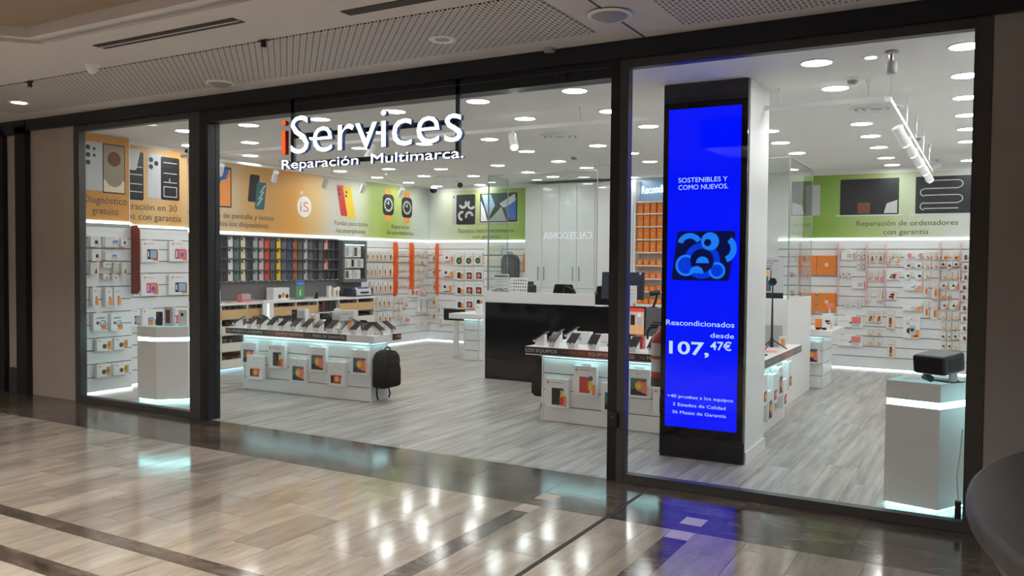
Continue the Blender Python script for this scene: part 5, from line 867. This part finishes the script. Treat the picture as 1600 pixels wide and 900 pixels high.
disc(rr_, .375, 1.44, .15, 'scr_b2', -.0185, 24); disc(rr_, .375, 1.44, .10, 'scr_navy', -.019, 24); disc(rr_, .38, 1.42, .055, 'scr_b3', -.0195, 20, a0=0, a1=PI); disc(rr_, .24, 1.40, .085, 'scr_b2', -.0187, 20); ringz(rr_, .24, 1.40, .09, .02, 'scr_b3', -.0189); disc(rr_, .44, 1.60, .075, 'scr_b3', -.0187, 20); disc(rr_, .42, 1.59, .03, 'scr_navy', -.0192, 16); ringz(rr_, .27, 1.56, .11, .045, 'scr_b3', -.0188, 14, .5, 2.8); ringz(rr_, .54, 1.54, .12, .05, 'scr_b3', -.0188, 14, -1.2, .9); disc(rr_, .33, 1.335, .06, 'scr_b3', -.0194, 16, a0=0, a1=PI); disc(rr_, .50, 1.36, .065, 'scr_b2', -.0186, 16); ringz(rr_, .50, 1.36, .07, .02, 'scr_b3', -.0189)
rr_.v = [(a-.03, b, c+.23) for a, b, c in rr_.v]; part('picture_tablet', rr_, tt)
T_('Reacondicionados', .045, .62, 1.125, .045, off=.004); T_('desde', .425, .62, 1.035, .040, off=.004); T_('107,', .075, .415, .885, .105, off=.02); T_('47€', .425, .60, .935, .068, off=.016)
T_('+40 pruebas a los equipos', .065, .62, .512, .027); T_('3 Estados de Calidad', .115, .56, .443, .027); T_('36 Meses de Garantía', .11, .565, .378, .027)
# ================================================================ HEXAGONAL PEDESTALS
def pedestal(lab, pts, h=.865, zb=.03):
    pts = [Vector(q) for q in pts]; c = sum(pts, Vector((0, 0)))/len(pts); loc = [(p.x-c.x, p.y-c.y) for p in pts]
    t = thing('pedestal', lab, 'pedestal', (c.x, c.y, 0)); k = lambda f: [(x*f, y*f) for x, y in loc]
    part('body', MB().prism(k(1), zb, .70, 'lacquer_gray'), t, bevel=.002); part('top_block', MB().prism(k(1), .742, h, 'lacquer_gray'), t, bevel=.002)
    part('led_band', MB().prism(k(.975), .70, .742, 'led_pedestal'), t); part('led_base', MB().prism(k(.95), .016, zb, 'led_pedestal'), t); part('foot', MB().prism(k(.9), 0, .016, 'white'), t)
    part('top_glow', MB().prism(k(.97), h, h+.003, 'top_glow_cyan'), t); return t, c  # glowing sheet stands in for cyan light falling on the top
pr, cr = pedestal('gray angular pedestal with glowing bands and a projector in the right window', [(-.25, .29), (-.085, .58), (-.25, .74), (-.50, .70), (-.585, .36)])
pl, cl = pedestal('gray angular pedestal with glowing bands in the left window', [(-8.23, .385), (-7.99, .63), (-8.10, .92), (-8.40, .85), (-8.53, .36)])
t = thing('projector', 'black and gray portable projector on the right window pedestal', 'projector', (-.27, .45, .869), -.55)
Rp = Matrix.Rotation(.12, 3, 'X'); part('body', MB().box(-.115, -.10, .06, .115, .13, .19, 'ink_slate', Rp), t, bevel=.02, seg=3); part('front_face', MB().box(-.105, -.110, .07, .105, -.098, .182, 'black_gloss', Rp), t, bevel=.012, seg=3)
part('lens', MB().cyl((-.05, -.122, .115), (-.05, -.11, .115), .022, .024, 'black', 20), t, rot=(.0, 0, 0)); part('stand', MB().box(-.09, -.03, .0, .09, .09, .010, 'black').box(-.10, -.02, 0, -.085, .05, .09, 'ink_silver').box(.085, -.02, 0, .10, .05, .09, 'ink_silver').cyl((-.08, -.04, .02), (-.0, -.08, .02), .018, .022, 'black', 12), t)
part('side_grille', MB().box(.113, -.05, .08, .117, .09, .16, 'black', Rp), t)
part('power_cable', MB().tube([(.08, .0, .01), (.11, -.03, .006), (.13, .05, .006), (.12, .10, .004)], .005, 'black'), t)
t = thing('leaflet', 'pinkish leaflet lying on the right window pedestal beside the projector', 'leaflet', (-.43, .50, .869), -.2, None, MB().box(-.05, -.05, 0, .05, .05, .004, 'skin_pink').mesh('leaflet')); part('printed_strip', MB().box(-.04, .01, .004, .04, .04, .0045, 'ink_red'), t)
t = thing('power_strip', 'small black power adapter on the floor in the right window corner', 'adapter', (-.125, .10, 0)); part('body', MB().box(-.02, -.02, 0, .015, .02, .16, 'black'), t); part('cord', MB().tube([(0, 0, .16), (-.015, .03, .3), (0, .06, .45), (.01, .1, .6)], .004, 'ink_silver'), t)
t = thing('phone_display', 'dark phone standing upright beside a white box on the left window pedestal', 'phone', (cl.x-.11, cl.y-.1, .869), .5); part('body', MB().box(-.038, -.005, .0, .038, .005, .16, 'case_black'), t, bevel=.003); part('camera_bump', MB().box(-.03, -.009, .1, .0, -.005, .15, 'ink_brown'), t)
carton('tall gray box with brown phone picture on the left window pedestal', (cl.x+.02, cl.y-.06, .869), .10, .07, .22, .5, [('r', .2, .15, .7, .85, 'ink_brown')], 'ink_silver')
carton('tall white box with small black mark on the left window pedestal', (cl.x+.16, cl.y+.02, .869), .10, .06, .19, .5, [('r', .3, .6, .6, .8, 'ink_black')])
carton('small blue and orange card box on the left end of the left pedestal', (cl.x-.22, cl.y-.02, .869), .10, .04, .06, .4, [('r', .1, .1, .9, .6, 'ink_org'), ('r', .2, .6, .8, .95, 'ink_blue')], 'ink_skin')
# ================================================================ SIDE TABLES AT THE BACK
tr, _ = table('side_table', 'narrow white side table with slatted front at the right end of the counter', (-2.13, 5.74, 0), 0, .27, .70, -.2, .39, -.12, .95); tl, _ = table('side_table', 'small white side table left of the black counter', (-7.58, 5.83, 0), 0, .30, .6, -.24, .38, -.1, .7)
o = goods_mesh('tabl', .2, .31, .045); b = thing('product_box', 'hanging box with flower screen tablet picture on the right side table front', 'box', (-2.0, 5.737, .33), 0, None, o[0]); link('printed_front', o[1], b)
z = .776
carton('white box with black drone picture on the right side table', (-1.86, 6.05, z), .14, .07, .2, 0, [('g', .6, .45, .2, 'ink_black'), ('r', .3, .45, .6, .6, 'ink_black'), ('r', .72, .06, .95, .5, 'ink_skin')])
carton('orange low box on the right side table', (-1.98, 6.2, z), .13, .08, .12, 0, (), 'orange')
carton('tall white narrow box on the right side table, nearest the glass booth', (-2.26, 5.85, z), .08, .05, .19, .1, [('r', .3, .1, .8, .5, 'ink_org'), ('d', .6, .7, .18, 'ink_black')])
carton('white box with orange cables on the left of the right side table', (-2.16, 5.76, z), .07, .05, .11, .1, [('r', .2, .1, .8, .7, 'ink_org'), ('r', .5, .1, .7, .6, 'ink_black')])
t = thing('gadget_stand', 'white pillar gadget with two dots on the right side table', 'gadget', (-2.09, 5.80, z)); part('column', MB().box(-.03, -.02, 0, .03, .02, .26, 'white'), t, bevel=.008); part('dots', MB().box(-.018, -.022, .2, -.008, -.02, .22, 'ink_black').box(.008, -.022, .2, .018, -.02, .22, 'ink_black').box(-.05, -.03, .10, -.03, .0, .16, 'ink_black'), t)
t = thing('heart_lamp', 'small lit heart shaped lamp on a stem on the right side table', 'lamp', (-1.88, 6.3, z)); part('stem', MB().cyl((0, 0, 0), (0, 0, .26), .03, .012, 'ink_silver', 10), t); mb = MB(); disc(mb, -.022, .31, .028, 'ink_pink', -.012); disc(mb, .022, .31, .028, 'ink_pink', -.0125); mb.poly([(-.048, -.0122, .305), (0, -.0122, .245), (.048, -.0122, .305)], 'ink_pink'); mb.box(-.045, -.01, .28, .045, .01, .33, 'ink_pink'); part('heart', mb, t)
t = thing('headphones', 'black folded headphones lying on the right side table', 'headphones', (-1.90, 5.83, z)); part('cups', MB().cyl((-.05, 0, 0), (-.05, 0, .03), .03, .03, 'black', 16).cyl((.03, 0, 0), (.03, 0, .03), .03, .03, 'black', 16), t); part('headband', MB().tube([(.05*math.cos(a*PI/8)-.01, .07*math.sin(a*PI/8), .015) for a in range(9)], .009, 'black'), t)
t = thing('flyer', 'pink leaflet lying at the front of the right side table', 'leaflet', (-2.0, 5.72, z), .1, None, MB().box(-.1, -.04, 0, .1, .04, .003, 'ink_skin').mesh('flyer')); part('printed_strip', MB().box(-.08, -.03, .003, .08, 0, .0035, 'ink_pink'), t)
carton('white carton on the left side table beside the counter', (-7.36, 5.95, z), .1, .08, .16, 0, [('r', .2, .6, .8, .7, 'ink_gray')]); carton('white tall pack on the right edge of the left side table', (-7.26, 6.1, z), .07, .06, .22, 0, [('r', .3, .2, .6, .5, 'ink_gray')])
t = thing('keyboard_case', 'black rounded tablet case leaning behind the left side table', 'case', (-7.98, 6.15, .62), .0); part('body', MB().box(-.24, 0, 0, .2, .03, .20, 'black'), t, bevel=.012, seg=3); part('stand', MB().box(-.05, .03, -.62, .05, .06, .15, 'white'), t)
# ================================================================ THINGS ON THE LOW CABINET
def onc(y, x=-9.85): return (x, y, 1.001)
t = thing('film_cutter', 'dark blue and silver film cutting machine on the right end of the low cabinet', 'machine', onc(5.80, -9.84), PI/2)
part('body', MB().box(-.30, -.12, 0, .30, .10, .15, 'case_navy'), t, bevel=.035, seg=3); part('front_cover', MB().prism([(-.16, .02), (-.14, .12), (-.10, .16), (-.08, .16), (-.08, .02)], -.20, .20, 'ink_silver', 'x'), t, bevel=.008); part('blue_plate', MB().box(-.15, -.125, .135, .15, -.08, .165, 'ink_blue'), t); part('slot', MB().box(-.12, -.163, .055, .10, -.157, .085, 'black'), t)
t = thing('leaflet_stand', 'blue and green leaflet stand in the middle of the low cabinet', 'leaflet stand', onc(4.22, -9.72), PI/2+.1); part('holder', MB().box(-.11, 0, 0, .11, .05, .02, 'glass_green').box(-.11, 0, 0, .11, .012, .32, 'ink_green'), t); part('header', MB().box(-.11, -.002, .22, .11, 0, .32, 'ink_blue').box(-.07, -.004, .245, .07, -.002, .265, 'ink_lb'), t)
mb = MB(); [disc(mb, 0, z_, .02, 'ink_white', -.002, 10) for z_ in (.08, .11, .14)]; part('printed_arrows', mb, t)
carton('white box with black and orange discs on the low cabinet beside the leaflet stand', onc(3.86), .34, .16, .20, PI/2, [('d', .38, .3, .1, 'ink_black'), ('d', .6, .4, .12, 'ink_org'), ('d', .85, .3, .1, 'ink_black')])
carton('pink and blue card box on the low cabinet left of the white box', onc(3.16), .18, .1, .12, PI/2, [('r', .1, .3, .9, .9, 'ink_lb'), ('r', .0, .0, 1, .35, 'ink_pink')], 'ink_pink')
carton('white box with orange figure at the left end of the low cabinet', onc(2.58), .16, .12, .18, PI/2, [('d', .4, .5, .18, 'ink_gray'), ('d', .6, .25, .2, 'ink_org')])
carton('tall white box with orange strip on the low cabinet, left of the white fan', onc(5.05), .07, .06, .2, PI/2, [('r', .5, .05, .95, .6, 'ink_skin')])
carton('white and orange small box right beside the tall white box on the low cabinet', onc(5.13, -9.8), .05, .05, .17, PI/2, [('r', .4, .05, .95, .75, 'ink_org')])
t = thing('hand_fan', 'small white hand fan standing on the low cabinet', 'fan', onc(5.22, -9.8), PI/2); part('handle', MB().cyl((0, 0, 0), (0, 0, .11), .02, .016, 'white', 12), t); part('head', MB().cyl((0, -.015, .145), (0, .015, .145), .04, .04, 'white', 20), t, bevel=.006)
t = thing('small_clip', 'small black phone clip on the low cabinet', 'clip', onc(4.62, -9.75), PI/2); part('base', MB().box(-.03, -.03, 0, .03, .03, .012, 'black'), t); part('jaw', MB().prism([(-.03, .0), (.03, .0), (.045, .09), (.02, .10)], -.015, .015, 'black', 'y'), t)
for i, (y, k) in enumerate(((2.9, 'ink_red'), (3.3, 'ink_pink'), (4.8, 'ink_skin'))):
    t = thing('leaflet', f'thin reddish leaflet lying flat on the low cabinet, {ORD[i+1]} from left', 'leaflet', onc(y, -9.78), PI/2, None, MB().box(-.14, -.05, 0, .14, .05, .004, k).mesh('leaflet')); part('label', MB().box(-.05, -.04, .004, .02, .02, .005, 'ink_white'), t)
# ================================================================ ROUND KIOSK IN THE MALL
t = thing('round_kiosk', 'dark round kiosk counter in the mall at the right edge of the picture', 'kiosk', (1.52, -3.09, 0))
part('top', MB().cyl((0, 0, .93), (0, 0, 1.0), 1.546, 1.546, 'kiosk_top', 96), t); part('top_edge', MB().lathe([(1.544, .931), (1.555, .938), (1.56, .952), (1.56, .980), (1.556, .993), (1.545, 1.0005)], 'kiosk_top', 96), t, smooth=True)
part('edge_band', MB().lathe([(1.40, .85), (1.50, .86), (1.515, .93), (1.40, .93)], 'frame_gray', 96), t, smooth=True)
part('body', MB().lathe([(1.36, 0), (1.36, .86)], 'kiosk_body', 96), t, smooth=True); part('plinth', MB().lathe([(1.365, 0), (1.365, .1)], 'frame_black', 96), t, smooth=True)
